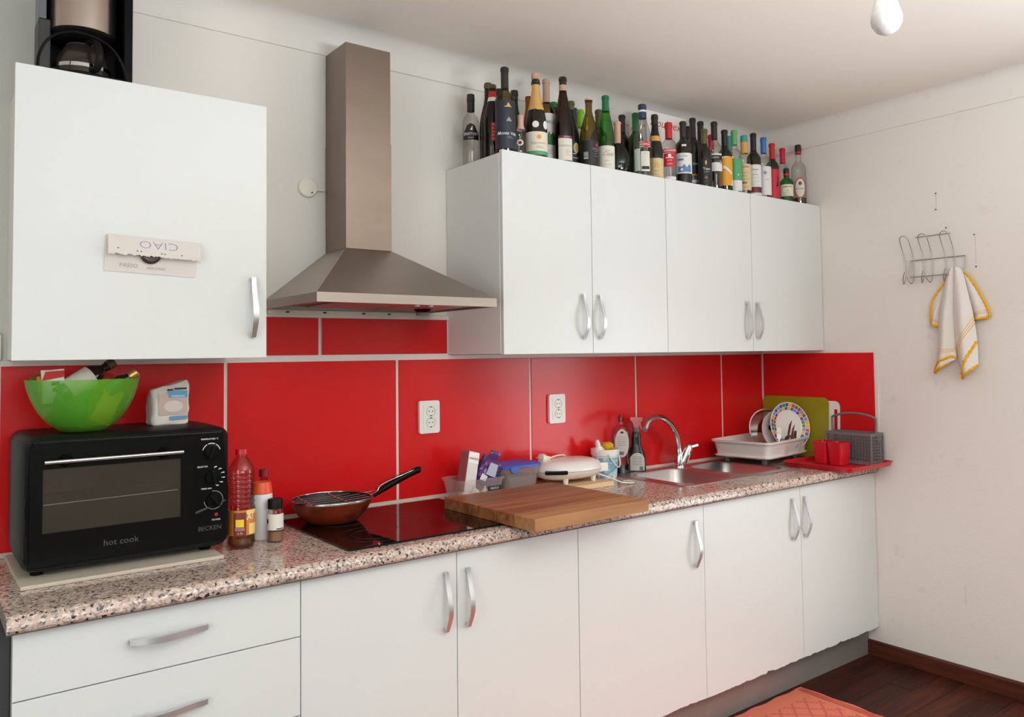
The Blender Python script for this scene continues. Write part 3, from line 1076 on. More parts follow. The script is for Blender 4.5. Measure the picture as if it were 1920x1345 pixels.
for lab, loc, rot, sz, m in (
        ('orange snack packet sticking out of the green bowl', (-0.073, 0.010, 0.078), (0.1, -0.18, 0.3), (0.05, 0.075, 0.02), mat('orange_foil', (0.72, 0.24, 0.02), 0.35)),
        ('brown paper packet at the back of the green bowl', (-0.060, 0.040, 0.070), (-0.1, -0.30, 0.1), (0.07, 0.088, 0.02), mat('brown_packet', (0.20, 0.09, 0.02), 0.5)),
        ('red foil packet beside the gold-capped bottle', (0.045, 0.042, 0.09), (0.0, 0.2, 0.2), (0.055, 0.062, 0.02), mat('red_foil', (0.56, 0.02, 0.02), 0.3)),
        ('dark green packet deep inside the green bowl', (-0.038, -0.030, 0.022), (0.05, 0.1, 0.1), (0.080, 0.100, 0.03), mat('green_packet', (0.01, 0.13, 0.06), 0.4)),
        ('yellow packet low in the green bowl', (0.030, -0.042, 0.022), (0.0, 0.42, 0.1), (0.050, 0.095, 0.025), mat('yellow_packet', (0.80, 0.52, 0.03), 0.4))):
    o = part('packet', pouch(*sz, seed=hash(lab) % 97 if False else len(lab)), m)
    o.location, o.rotation_euler = (BX + loc[0], BYY + loc[1], ZB + loc[2]), rot
    o['label'], o['category'], o['group'] = lab, 'packet', 'packets in the green bowl'
t = thing('packet', 'white and red packet with black print in the green bowl', 'packet', (BX - 0.070, BYY - 0.030, ZB + 0.078), rot=(0.05, -0.06, 0.05), group='packets in the green bowl')
part('wrapper', pouch(0.052, 0.085, 0.024, 5, 0.002), M_PAPER, t)
part('red_stripe', shape([(-0.026, 0.060), (0.022, 0.066), (0.024, 0.082), (-0.018, 0.082)], flat(0.0128)), mat('red_foil', (0.56, 0.02, 0.02)), t)
part('print', shape(rect(-0.006, 0.012, 0.045, 0.055), flat(0.0134), shape(rect(-0.004, 0.014, 0.030, 0.040), flat(0.0134))), M_INK, t)

# paper bag of flour
t = thing('flour_bag', 'crumpled paper bag of flour with blue print on top of the toaster oven', 'bag', (-3.001, -0.185, ZB), rz=math.radians(6))
loops = []
for z, w, d, sh in ((0.0, 0.092, 0.060, 0), (0.004, 0.098, 0.066, 0), (0.03, 0.100, 0.068, 0), (0.075, 0.101, 0.066, 0.001), (0.098, 0.104, 0.052, 0.003), (0.112, 0.104, 0.026, 0.004)):
    loops.append([(a + sh, b, z + (0.014 * (a / 0.05) if z > 0.09 else 0)) for a, b in rrect(w, d, min(0.012, d / 2.2), 5)])
bm = loft(NB(), loops)
bmesh.ops.subdivide_edges(bm, edges=[e for e in bm.edges if e.calc_length() > 0.02], cuts=3, use_grid_fill=True)
crumple(bm, 0.0045, 3, 38)
part('bag', bm, mat('flour_bag_paper', (0.72, 0.67, 0.62), 0.6, var=0.05, vscale=30), t)
pr = mat('flour_print', (0.36, 0.24, 0.20), 0.6)
blue = mat('blue_print', (0.10, 0.30, 0.48), 0.6)
fm = flat(0.0385)
part('print', shape(rect(-0.036, 0.042, 0.028, 0.088), fm), mat('flour_print_pale', (0.50, 0.38, 0.34), 0.6), t)
fm2 = flat(0.0391)
part('print', shape(ell(0.004, 0.052, 0.026, 0.016), fm2), mat('flour_print_light', (0.64, 0.55, 0.52), 0.6), t)
part('print', shape(rect(-0.010, 0.042, 0.076, 0.096), fm2), blue, t)
part('print', shape(rect(-0.006, 0.042, 0.014, 0.024), fm2), blue, t)
part('print', shape(rect(0.008, 0.042, 0.099, 0.104), flat(0.033), shape(rect(-0.012, 0.004, 0.096, 0.101), flat(0.034))), M_INK, t)
text('lettering', 'FARINHA', 0.009, M_WPRINT, t, flat(0.0396), 0.016, 0.080)

# ------------------------------------------------------------------ bottles and jar right of the oven
t = thing('oil_bottle', 'clear plastic cooking oil bottle with red cap, right of the toaster oven', 'bottle', (-2.8385, -0.335, WT), rz=math.radians(-17))
prof = [(0, 0.002), (0.024, 0.0), (0.033, 0.004), (0.036, 0.014), (0.036, 0.112)]
for k in range(7):
    z = 0.118 + k * 0.0135
    prof += [(0.0362, z), (0.0338, z + 0.004), (0.0338, z + 0.008), (0.0362, z + 0.012)]
prof += [(0.0358, 0.216), (0.034, 0.226), (0.022, 0.248), (0.0135, 0.258), (0.0125, 0.268), (0, 0.268)]
part('body', L(prof, seg=28), thin('clear_bottle_plastic', (0.90, 0.90, 0.87), (0.62, 0.58, 0.54), 0.05, 1.6), t)
part('oil', L([(0, 0.004), (0.028, 0.005), (0.0345, 0.014), (0.0345, 0.030), (0, 0.030)], seg=28), thin('cooking_oil', (0.80, 0.63, 0.14), (0.45, 0.32, 0.05), 0.05), t)
part('cap', L([(0.0155, 0.262), (0.0165, 0.264), (0.0160, 0.278), (0, 0.279)], seg=20), M_REDP, t)
wr = bend(0.0366)
lb = part('label', shape(rect(-0.075, 0.075, 0.040, 0.110), wr, n=20), mat('orange_label', (0.62, 0.21, 0.03), 0.4, var=0.2, vscale=40), t)
part('print', shape(rect(-0.022, 0.012, 0.040, 0.104), bend(0.0370), n=8), mat('maroon_print', (0.20, 0.03, 0.02), 0.4), lb)
part('print', shape(rect(-0.016, 0.006, 0.064, 0.085), bend(0.0374), n=6), mat('yellow_print', (0.85, 0.62, 0.02), 0.4), lb)
part('print', shape(rect(0.020, 0.046, 0.042, 0.072), bend(0.0370), shape(rect(0.013, 0.045, 0.098, 0.110), bend(0.0370), n=6), n=6), mat('pale_yellow_print', (0.85, 0.60, 0.20), 0.4), lb)
text('lettering', 'e 1L', 0.008, M_WPRINT, lb, bend(0.0375), -0.004, 0.047)
text('lettering', 'Al', 0.022, M_WPRINT, lb, bend(0.0375), 0.023, 0.090, bold=0.02)
bm = NB()
for k in range(4):
    shape(rect(-0.018, 0.008, 0.0545 + k * 0.0022, 0.0553 + k * 0.0022), bend(0.0374), bm, 4)
part('print', bm, mat('pale_print', (0.62, 0.45, 0.38), 0.5), lb)

t = thing('plastic_bottle', 'white plastic bottle with orange screw lid beside the cooking oil', 'bottle', (-2.757, -0.262, WT))
part('body', L([(0, 0), (0.028, 0), (0.031, 0.004), (0.031, 0.130), (0.029, 0.136), (0, 0.136)]), mat('milky_plastic', (0.78, 0.76, 0.78), 0.35, sub=0.2), t)
part('lid', L([(0.0295, 0.134), (0.0312, 0.136), (0.0285, 0.156), (0.026, 0.168), (0, 0.170)]), mat('orange_lid', (0.80, 0.09, 0.02), 0.35), t)
t = thing('vinegar_bottle', 'narrow clear bottle with dark red cap behind the orange-lidded bottle', 'bottle', (-2.712, -0.150, WT))
part('body', L([(0, 0), (0.026, 0), (0.028, 0.004), (0.028, 0.12), (0.018, 0.142), (0.0115, 0.152), (0.0115, 0.172), (0, 0.172)]), thin('pinkish_glass', (0.80, 0.60, 0.56), (0.5, 0.3, 0.28)), t)
part('cap', L([(0.0125, 0.166), (0.0145, 0.167), (0.0145, 0.190), (0, 0.191)], seg=18), mat('dark_red_cap', (0.30, 0.01, 0.03), 0.35), t)
t = thing('spice_jar', 'small glass spice jar with black lid and white label next to the hob', 'jar', (-2.7375, -0.322, WT), rz=math.radians(-17))
part('body', L([(0, 0), (0.019, 0), (0.0215, 0.003), (0.0215, 0.030), (0.0225, 0.034), (0.0225, 0.086), (0.019, 0.096), (0.018, 0.100), (0, 0.1)]), thin('clear_jar_glass', (0.92, 0.91, 0.89), (0.7, 0.68, 0.66)), t)
part('spice', L([(0, 0.003), (0.0195, 0.004), (0.0195, 0.030), (0, 0.030)]), mat('brown_spice', (0.28, 0.15, 0.09), 0.9), t)
part('lid', L([(0.019, 0.095), (0.0215, 0.096), (0.0215, 0.121), (0.020, 0.124), (0, 0.124)]), M_BLACKM, t)
lb = part('label', shape(rect(-0.034, 0.028, 0.036, 0.082), bend(0.0229), n=14), mat('pale_label', (0.74, 0.72, 0.66), 0.6), t)
part('print', shape(rect(0.002, 0.026, 0.038, 0.041), bend(0.0233), shape(rect(-0.030, -0.022, 0.055, 0.068), bend(0.0233), n=3), n=5), M_INK, lb)

# ------------------------------------------------------------------ pan on the hob
t = thing('frying_pan', 'deep red-brown frying pan with wire basket on the hob', 'pan', (-2.507, -0.190, WT + 0.0072), rz=math.radians(-4))
part('bowl', L([(0, 0), (0.072, 0), (0.082, 0.004), (0.100, 0.020), (0.116, 0.042), (0.129, 0.068), (0.1305, 0.071), (0.128, 0.071), (0.114, 0.044), (0.098, 0.023), (0.080, 0.008), (0, 0.006)], seg=48),
     scatter_mat('burnt_red_enamel', (0.20, 0.026, 0.010), (0.05, 0.012, 0.008), 14, 0.52, 0.28), t)
part('coating', L([(0.1292, 0.0715), (0.1282, 0.0722), (0.1142, 0.0455), (0.0982, 0.0245), (0.0805, 0.0095), (0, 0.0072)], seg=48), mat('non_stick', (0.012, 0.012, 0.013), 0.3), t)
part('rim', lathe(NB(), [(0.1290, 0.0705), (0.1318, 0.0700), (0.1318, 0.0735), (0.1290, 0.0730), (0.1290, 0.0705)], 48), M_WIRE, t)
bm = NB()
for k in range(6):
    yy = -0.085 + k * 0.034
    w = math.sqrt(max(0, 0.124 ** 2 - yy * yy))
    tube(bm, [(-w, yy, 0.068), (-w * 0.5, yy, 0.0645), (w * 0.5, yy, 0.0645), (w, yy, 0.068)], 0.0011, 6)
for xx in (-0.078, 0.03):
    w = math.sqrt(0.124 ** 2 - xx * xx)
    tube(bm, [(xx, -w, 0.0705), (xx, -w * 0.6, 0.067), (xx, w * 0.6, 0.067), (xx, w, 0.0705)], 0.0016, 6)
tube(bm, [(0.126 * math.cos(2 * PI * k / 40), 0.126 * math.sin(2 * PI * k / 40), 0.0735) for k in range(40)], 0.0017, 6, True)
for s in (-1, 1):
    tube(bm, smooth_path([(0.118, 0.028 * s, 0.0735), (0.150, 0.012 * s, 0.082), (0.172, 0.009 * s, 0.103), (0.285, 0.008 * s, 0.139)], 5), 0.0015, 6)
part('wire_basket', bm, M_CHROME, t)
bm = tube(NB(), [(0.126, 0.0, 0.062), (0.150, 0, 0.070), (0.165, 0, 0.080)], [0.008, 0.007, 0.008], 10)
hb = part('handle_bracket', bm, M_BLACK, t)
hp = smooth_path([(0.158, 0, 0.075), (0.200, 0, 0.096), (0.260, 0, 0.121), (0.300, 0, 0.135), (0.314, 0, 0.135)], 5)
bm = tube(NB(), hp, [0.0095] * 3 + [0.0115] * (len(hp) - 5) + [0.009, 0.005], 12)
part('handle', bm, M_BLACK, t)

# ------------------------------------------------------------------ boards
t = thing('cutting_board', 'thick brown wooden chopping board overhanging the front of the worktop', 'board', (-1.882, -0.507, WT + 0.0068), rz=math.radians(0.5))
n = 5
for k in range(n):
    y0 = -0.257 + k * 0.514 / n
    part('stave', B(-0.2405, 0.2405, y0 + 0.0001, y0 + 0.514 / n - 0.0001, 0, 0.0385, 0.0012, 1), M_BEND if k == 0 else M_BWOOD, t)
t = thing('cutting_board', 'thinner pale wooden board under the white sandwich maker', 'board', (-1.552, -0.140, WT + 0.0003))
part('board', B(-0.282, 0.218, -0.122, 0.108, 0, 0.0185, 0.002), M_PINE, t)
BT = WT + 0.0193

# ------------------------------------------------------------------ tubs
M_TUB = veil('cloudy_tub_plastic', (0.66, 0.58, 0.58), 0.17, 0.2)


def rloop(w, d, r, z, n=5):
    return ring3(rrect(w, d, r, n), z)


t = thing('food_tub', 'open clear plastic tub holding garlic, coffee pack and purple bag', 'tub', (-1.925, -0.130, WT), rz=math.radians(2))
bm = loft(NB(), [rloop(0.175, 0.125, 0.03, 0), rloop(0.20, 0.145, 0.035, 0.072), rloop(0.212, 0.156, 0.038, 0.073), rloop(0.214, 0.158, 0.038, 0.082), rloop(0.205, 0.150, 0.036, 0.083), rloop(0.172, 0.122, 0.03, 0.004)])
part('body', bm, M_TUB, t)
lb = part('label', shape(rect(0.015, 0.075, 0.034, 0.052), flat(0.0705)), M_INK, t, 'black sticker')
text('lettering', 'FRESCO', 0.011, M_WPRINT, lb, flat(0.0712), 0.045, 0.043, shear=0.2)
for n, (gx, gy, r) in enumerate(((-0.055, -0.030, 0.021), (-0.018, -0.034, 0.024), (0.030, -0.032, 0.020), (-0.035, 0.015, 0.022))):
    bm = L([(0, 0), (r * 0.55, 0.001), (r * 0.95, r * 0.5), (r, r * 0.85), (r * 0.7, r * 1.35), (r * 0.25, r * 1.7), (r * 0.12, r * 2.2), (0, r * 2.25)], seg=24)
    for v in bm.verts:
        a = math.atan2(v.co.y, v.co.x)
        f = 1 + 0.07 * math.cos(7 * a)
        v.co.x *= f
        v.co.y *= f
    o = part('garlic_bulb', bm, mat('garlic_skin', (0.72, 0.64, 0.58), 0.6, var=0.1, vscale=60))
    o.location = (-1.925 + gx, -0.130 + gy, WT + 0.0045)
    o['label'] = ('garlic bulb at the left end of the clear tub', 'larger garlic bulb in the middle of the clear tub', 'garlic bulb behind the black sticker of the clear tub', 'garlic bulb at the back of the clear tub')[n]
    o['category'], o['group'] = 'garlic', 'garlic bulbs in the tub'
t = thing('coffee_pack', 'white and maroon brick pack of coffee leaning in the clear tub', 'pack', (-1.968, -0.138, WT + 0.030), rot=(math.radians(-4), math.radians(14), math.radians(8)))
bm = crumple(box(NB(), -0.027, 0.027, -0.023, 0.023, 0, 0.152, 0.005, 2), 0.0012, 2, 40)
part('brick', bm, mat('maroon_foil', (0.30, 0.09, 0.09), 0.3), t)
part('front_panel', B(-0.0255, 0.0255, -0.0250, -0.0228, 0.003, 0.149, 0.001), mat('silver_white_foil', (0.66, 0.62, 0.60), 0.35, var=0.12, vscale=40, bump=0.4, bscale=60), t, 'silvery white front')
part('label_band', B(-0.0252, 0.0252, -0.0262, -0.0250, 0.106, 0.147, 0.0005), M_PWHITE, t)
text('lettering', 'LAVAZZA', 0.0105, M_INK, t, flat(0.0268), 0.0, 0.124, bold=0.03)
o = part('packet', pouch(0.05, 0.10, 0.03, 11), mat('bright_red_foil', (0.70, 0.01, 0.02), 0.3))
o.location, o.rotation_euler = (-1.912, -0.098, WT + 0.034), (0.05, -0.05, 0.3)
o['label'], o['category'] = 'bright red packet standing behind the coffee pack', 'packet'
t = thing('crumpled_bag', 'crumpled purple foil bag with pale blue print in the clear tub', 'bag', (-1.884, -0.130, WT + 0.043), rot=(0, 0.42, -0.2))
bm = pouch(0.090, 0.108, 0.052, 17, 0.012, 8, 10)
part('foil', bm, mat('purple_foil', (0.13, 0.05, 0.20), 0.22, 0.3, var=0.4, vscale=25), t, angle=8)
part('print', crumple(shape([(-0.018, 0.045), (0.020, 0.045), (0.016, 0.092), (-0.016, 0.090)], flat(0.031), n=4), 0.003, 2), mat('pale_blue_foil', (0.42, 0.47, 0.60), 0.3), t)
part('print', crumple(shape([(-0.036, 0.020), (-0.012, 0.018), (-0.010, 0.040), (-0.034, 0.044)], flat(0.032), n=3), 0.003, 5), mat('white_foil', (0.72, 0.70, 0.75), 0.35), t)
part('twist_top', pouch(0.045, 0.040, 0.012, 23, 0.005), mat('purple_foil', (0.1, 0.1, 0.1)), t)
t.children[-1].location = (0.0, 0, 0.098)

t = thing('lunch_box', 'clear plastic box of brown powder with blue lid', 'box', (-1.7275, -0.115, BT), rz=math.radians(1))
bm = loft(NB(), [rloop(0.150, 0.105, 0.028, 0.0), rloop(0.158, 0.112, 0.03, 0.004), rloop(0.182, 0.132, 0.032, 0.086), rloop(0.178, 0.128, 0.031, 0.086), rloop(0.154, 0.108, 0.029, 0.006)])
part('body', bm, M_TUB, t)
part('powder', loft(NB(), [rloop(0.149, 0.104, 0.026, 0.0065), rloop(0.154, 0.108, 0.028, 0.014), rloop(0.163, 0.114, 0.029, 0.046)]), mat('brown_powder', (0.10, 0.055, 0.040), 0.85, bump=0.5, bscale=120), t)
M_BLUE = mat('blue_lid_plastic', (0.035, 0.10, 0.52), 0.35)
lid = part('lid', loft(NB(), [rloop(0.186, 0.136, 0.033, 0.083), rloop(0.192, 0.142, 0.034, 0.084), rloop(0.192, 0.142, 0.034, 0.092), rloop(0.182, 0.132, 0.032, 0.096), rloop(0.17, 0.12, 0.03, 0.0935)]), M_BLUE, t)
part('lid_tab', prism(NB(), [(-0.068, 0.088), (-0.028, 0.088), (-0.030, 0.072), (-0.042, 0.066), (-0.056, 0.067), (-0.066, 0.076)], -0.0725, -0.0705, 'xz', 0.0006), M_BLUE, lid)

# ------------------------------------------------------------------ sandwich maker
t = thing('sandwich_maker', 'white rounded sandwich maker with its plug on top, on the pale board', 'appliance', (-1.478, -0.135, BT), rz=math.radians(-4))


def shell_loops(spec, n=2.6):
    out = []
    for w, d, z, dx in spec:
        lp = []
        for i in range(44):
            a = 2 * PI * i / 44
            ca, sa = math.cos(a), math.sin(a)
            lp.append((dx + w / 2 * math.copysign(abs(ca) ** (2 / n), ca), d / 2 * math.copysign(abs(sa) ** (2 / n), sa), z))
        out.append(lp)
    return out


M_SAND = mat('glossy_white_plastic', (0.80, 0.745, 0.72), 0.22)
part('lower_shell', loft(NB(), shell_loops(((0.21, 0.14, 0.016, 0), (0.27, 0.185, 0.026, 0), (0.298, 0.212, 0.045, 0), (0.300, 0.214, 0.0495, 0)))), M_SAND, t, angle=50)
part('upper_shell', loft(NB(), shell_loops(((0.300, 0.214, 0.051, 0), (0.298, 0.212, 0.060, 0), (0.276, 0.192, 0.079, 0), (0.22, 0.145, 0.090, 0), (0.10, 0.06, 0.094, 0)))), M_SAND, t, angle=50)
part('hinge', B(-0.045, 0.045, -0.012, 0.012, 0.044, 0.059, 0.005, 2, Matrix.Translation((-0.108, -0.0835, 0)) @ Euler((0, 0, math.radians(-30))).to_matrix().to_4x4()), M_BLACK, t, 'black hinge cover')
part('thumb_dish', lathe(NB(), [(0.040, 0.0), (0.034, 0.003), (0.02, 0.001), (0, 0)], 30, (0.062, -0.02, 0.0855), None), M_SAND, t)
part('latch', B(0.105, 0.158, -0.075, -0.045, 0.034, 0.070, 0.005, 2), M_SAND, t)
for fx, fy in ((-0.055, -0.070), (0.088, -0.062), (-0.055, 0.065), (0.088, 0.065)):
    part('foot', L([(0.0, 0), (0.009, 0), (0.013, 0.028), (0, 0.028)], seg=16, c=(fx, fy, 0)), M_SAND, t)
cp = smooth_path([(0.115, -0.055, 0.026), (0.150, -0.085, 0.010), (0.185, -0.125, -0.008), (0.235, -0.135, -0.0148), (0.262, -0.105, -0.0148), (0.240, -0.07, -0.0148)], 6)
part('cord', tube(NB(), cp, 0.0033, 8), M_CREAM, t)
mt = Matrix.Translation((-0.105, 0.005, 0.1005)) @ Euler((0, math.radians(-84), math.radians(8))).to_matrix().to_4x4()
pl = part('plug', L([(0, -0.028), (0.0085, -0.026), (0.011, -0.006), (0.0165, 0.0), (0.0175, 0.010), (0.0175, 0.020), (0, 0.020)], seg=18, mtx=mt), M_CREAM, t)
bm = NB()
for s in (-1, 1):
    tube(bm, [mt @ Vector((0, 0.0095 * s, 0.019)), mt @ Vector((0, 0.0095 * s, 0.037))], 0.0022, 8)
part('pin', bm, M_ALU, pl)
part('cord', tube(NB(), smooth_path([mt @ Vector((0, 0, -0.027)), (-0.045, 0.012, 0.104), (0.005, 0.03, 0.102), (0.05, 0.075, 0.088), (0.07, 0.105, 0.07)], 6), 0.0033, 8), M_CREAM, t)

# ------------------------------------------------------------------ bucket, sponge, bottles by the sink
t = thing('bucket', 'small white bucket with pale blue print left of the sink', 'bucket', (-1.225, -0.090, WT), rz=math.radians(-38))
part('body', L([(0, 0), (0.046, 0), (0.049, 0.003), (0.0575, 0.100), (0.0615, 0.101), (0.062, 0.126), (0.0595, 0.126), (0.0555, 0.098), (0.047, 0.005), (0, 0.004)], seg=36), M_PWHITE, t)
fb = lambda x, z: ((0.0500 + 0.0085 * z / 0.1) * math.sin(x / 0.053), -(0.0500 + 0.0085 * z / 0.1) * math.cos(x / 0.053), z)
lb = part('label', shape(rect(-0.072, 0.072, 0.006, 0.092), fb, n=24), scatter_mat('blue_cloud_print', (0.16, 0.44, 0.62), (0.66, 0.74, 0.78), 38, 0.47, 0.4), t)
for v in lb.data.vertices:
    pass
text('lettering', 'BALSAMO', 0.012, M_WPRINT, lb, lambda x, z: ((0.0508 + 0.0085 * z / 0.1) * math.sin(x / 0.053), -(0.0508 + 0.0085 * z / 0.1) * math.cos(x / 0.053), z), 0.0, 0.070)
hp = [(0.064 * math.sin(a), -0.064 * math.cos(a), 0.108 - 0.058 * math.sin((a - 0.15) / 1.85 * PI)) for a in [0.15 + 1.85 * k / 14 for k in range(15)]]
part('handle', tube(NB(), hp, 0.0032, 8), M_PWHITE, t)
bm = NB()
bmesh.ops.create_icosphere(bm, subdivisions=3, radius=0.032)
for v in bm.verts:
    v.co.z *= 0.75
crumple(bm, 0.008, 4, 40)
o = part('sponge', bm, mat('yellow_sponge', (0.66, 0.40, 0.02), 0.9, bump=1.0, bscale=90, var=0.2, vscale=40))
o.location = (-1.205, -0.080, WT + 0.130)
o['label'], o['category'] = 'yellow sponge lying on top of the white bucket', 'sponge'
t = thing('lotion_bottle', 'white squeeze bottle leaning out of the white bucket', 'bottle', (-1.252, -0.098, WT + 0.068), rot=(math.radians(0), math.radians(-14), 0))
part('body', L([(0, 0), (0.022, 0), (0.024, 0.004), (0.024, 0.055), (0.015, 0.070), (0.010, 0.076), (0, 0.076)], seg=20), M_PWHITE, t)
part('cap', L([(0.0095, 0.074), (0.011, 0.075), (0.011, 0.090), (0.008, 0.0915), (0.0085, 0.094), (0.0085, 0.102), (0, 0.103)], seg=18), M_PWHITE, t)

t = thing('soap_bottle', 'clear washing-up liquid bottle with green remains, left of the tap', 'bottle', (-1.092, -0.052, WT + 0.0006), rz=math.radians(-36))


def oval(spec, ratio=0.62, n=28):
    return [[(w * math.cos(2 * PI * i / n), w * ratio * math.sin(2 * PI * i / n), z) for i in range(n)] for w, z in spec]


bod = [(0.036, 0.0), (0.0395, 0.004), (0.0395, 0.05), (0.036, 0.095), (0.040, 0.135), (0.041, 0.165), (0.036, 0.195), (0.020, 0.214), (0.011, 0.222), (0.011, 0.232)]
part('body', loft(NB(), oval(bod)), thin('clear_soap_plastic', (0.90, 0.86, 0.86), (0.62, 0.52, 0.52), 0.06, 1.4), t, angle=60)
part('liquid', loft(NB(), oval([(0.033, 0.003), (0.037, 0.008), (0.037, 0.036)], 0.6)), thin('dark_green_liquid', (0.03, 0.14, 0.05), (0.01, 0.05, 0.02)), t)
part('cap', L([(0.0115, 0.230), (0.0125, 0.231), (0.0115, 0.250), (0.008, 0.262), (0, 0.263)], seg=18), thin('smoky_cap', (0.60, 0.48, 0.47), (0.35, 0.25, 0.25), 0.1), t)
lb = part('label', shape(ell(0, 0.138, 0.031, 0.062, 28), lambda x, z: (x, -0.0265 + 4.2 * x * x, z), n=8), mat('grey_white_label', (0.58, 0.55, 0.52), 0.5), t)
bm = NB()
for k in range(9):
    shape(rect(-0.0045 + k * 0.0023 - 0.008, -0.0035 + k * 0.0023 - 0.008 + 0.0003 * (k % 3), 0.086, 0.100), lambda x, z: (x, -0.0272 + 4.2 * x * x, z), bm)
shape(ell(0, 0.185, 0.008, 0.005, 10), lambda x, z: (x, -0.0272 + 4.2 * x * x, z), bm)
for k in range(5):
    shape(rect(-0.020, 0.020, 0.128 + k * 0.009, 0.1292 + k * 0.009), lambda x, z: (x, -0.0272 + 4.2 * x * x, z), bm, 4)
part('print', bm, M_INK, lb)
t = thing('spray_bottle', 'black trigger spray bottle with pink sprayer head behind the tap spout', 'bottle', (-0.998, -0.050, WT + 0.0006), rz=math.radians(-36))
part('body', loft(NB(), oval([(0.040, 0.0), (0.0435, 0.004), (0.043, 0.055), (0.038, 0.085), (0.026, 0.108), (0.021, 0.125), (0.022, 0.150), (0.019, 0.172), (0.014, 0.180), (0.014, 0.184)], 0.6)), mat('glossy_black_plastic', (0.014, 0.016, 0.018), 0.2), t, angle=60)
lb = part('label', shape([(-0.033, 0.008)] + [(0.033 * math.cos(PI * (1 - k / 12)), 0.055 + 0.032 * math.sin(PI * (1 - k / 12))) for k in range(13)] + [(0.033, 0.008)], lambda x, z: (x, -0.0272 + 4.6 * x * x, z), n=8), mat('grey_white_label', (0.58, 0.55, 0.52)), t)
bm = NB()
for k in range(6):
    shape(rect(-0.022, 0.022 - 0.004 * (k % 2), 0.034 + k * 0.007, 0.0352 + k * 0.007), lambda x, z: (x, -0.0279 + 4.6 * x * x, z), bm, 4)
for k in range(7):
    shape(rect(0.010 + k * 0.0024, 0.0113 + k * 0.0024, 0.010, 0.026), lambda x, z: (x, -0.0279 + 4.6 * x * x, z), bm)
part('print', bm, M_INK, lb)
part('collar', L([(0.0145, 0.180), (0.0165, 0.181), (0.0155, 0.199), (0, 0.200)], seg=20), mat('grey_collar', (0.16, 0.15, 0.15), 0.35), t)
M_PINK = mat('pink_sprayer', (0.62, 0.20, 0.21), 0.35)
part('sprayer_head', prism(NB(), [(-0.013, 0.198), (0.013, 0.198), (0.017, 0.222), (0.030, 0.228), (0.030, 0.244), (-0.026, 0.246), (-0.028, 0.232), (-0.012, 0.222)], -0.010, 0.010, 'xz', 0.003), M_PINK, t)
part('trigger', prism(NB(), [(0.016, 0.224), (0.023, 0.226), (0.022, 0.205), (0.027, 0.190), (0.021, 0.190), (0.016, 0.206)], -0.005, 0.005, 'xz', 0.001), M_PINK, t)

# ------------------------------------------------------------------ dish rack corner
RK = math.radians(8)
RC = Vector((-0.287, -0.198))
RZ = 0.9255
u_ax, v_ax = Vector((math.cos(RK), math.sin(RK))), Vector((-math.sin(RK), math.cos(RK)))


def rk(u, v, z=0.0):
    p = RC + u_ax * u + v_ax * v
    return (p.x, p.y, RZ + z)


t = thing('dish_rack', 'white plastic dish drainer tray in the corner holding plates', 'dish rack', rk(0, 0), rz=RK)
M_RACK = mat('rack_plastic', (0.79, 0.74, 0.71), 0.35)
bm = loft(NB(), [rloop(0.385, 0.285, 0.022, 0.004), rloop(0.40, 0.30, 0.025, 0.010), rloop(0.400, 0.300, 0.025, 0.016), rloop(0.385, 0.285, 0.03, 0.0165), rloop(0.405, 0.305, 0.03, 0.076),
                 rloop(0.425, 0.325, 0.034, 0.0765), rloop(0.427, 0.327, 0.034, 0.086), rloop(0.414, 0.314, 0.032, 0.087), rloop(0.398, 0.298, 0.030, 0.078), rloop(0.378, 0.278, 0.028, 0.02)])
part('tray_body', bm, M_RACK, t, angle=40)
for uu, vv in ((-0.15, -0.1), (0.15, -0.1), (-0.15, 0.1), (0.15, 0.1)):
    part('foot', L([(0, -0.0215), (0.012, -0.0215), (0.015, 0.0045), (0, 0.0045)], seg=14, c=(uu, vv, 0)), M_GREYP, t)  # dark grey here stands for the shade under the tray lip
M_RIB = mat('rack_recess', (0.62, 0.57, 0.54), 0.4)
for a in (-0.02, 0.115):
    part('front_recess', prism(NB(), [(a - 0.022, 0.074), (a + 0.022, 0.074), (a + 0.012, 0.020), (a - 0.012, 0.020)], -0.1495, -0.146, 'xz', 0.001), M_RIB, t)
for a in (-0.06, 0.035, 0.11):
    part('side_rib', prism(NB(), [(a - 0.016, 0.074), (a + 0.016, 0.074), (a + 0.010, 0.020), (a - 0.010, 0.020)], 0.198, 0.2025, 'yz', 0.001), M_RIB, t)
bm = NB()
for k in range(7):
    for s in (-1, 1):
        box(bm, -0.03 + k * 0.031, -0.0265 + k * 0.031, s * 0.07 - 0.004, s * 0.07 + 0.004, 0.019, 0.052, 0.001, 1)
part('plate_pegs', bm, M_RACK, t)


def disc(name, label, cat, u, v, z, R, lean, az, builder, group=None):
    """round thing standing on edge, its face turned to the azimuth az and leaning back"""
    x, y, zz = rk(u, v, z)
    t = thing(name, label, cat, (x, y, zz), group=group)
    n = Vector((math.cos(az) * math.cos(lean), math.sin(az) * math.cos(lean), math.sin(lean)))
    t.rotation_euler = n.to_track_quat('Z', 'Y').to_euler()
    builder(t, R)
    return t


M_DKST = mat('dull_cutlery_steel', (0.32, 0.28, 0.27), 0.25, 1.0)
M_PLATE = mat('glazed_white', (0.78, 0.75, 0.72), 0.15)
TC = [mat('plate_blue', (0.05, 0.09, 0.42), 0.2), mat('plate_yellow', (0.75, 0.42, 0.03), 0.2), mat('plate_green', (0.06, 0.22, 0.06), 0.2), mat('plate_red', (0.55, 0.05, 0.03), 0.2), mat('plate_lightblue', (0.18, 0.28, 0.58), 0.2)]
PP = [(0, -0.004), (0.55, -0.004), (0.62, 0.0), (0.99, 0.014), (1.0, 0.016), (0.99, 0.018), (0.64, 0.005), (0.56, 0.001), (0, 0.001)]


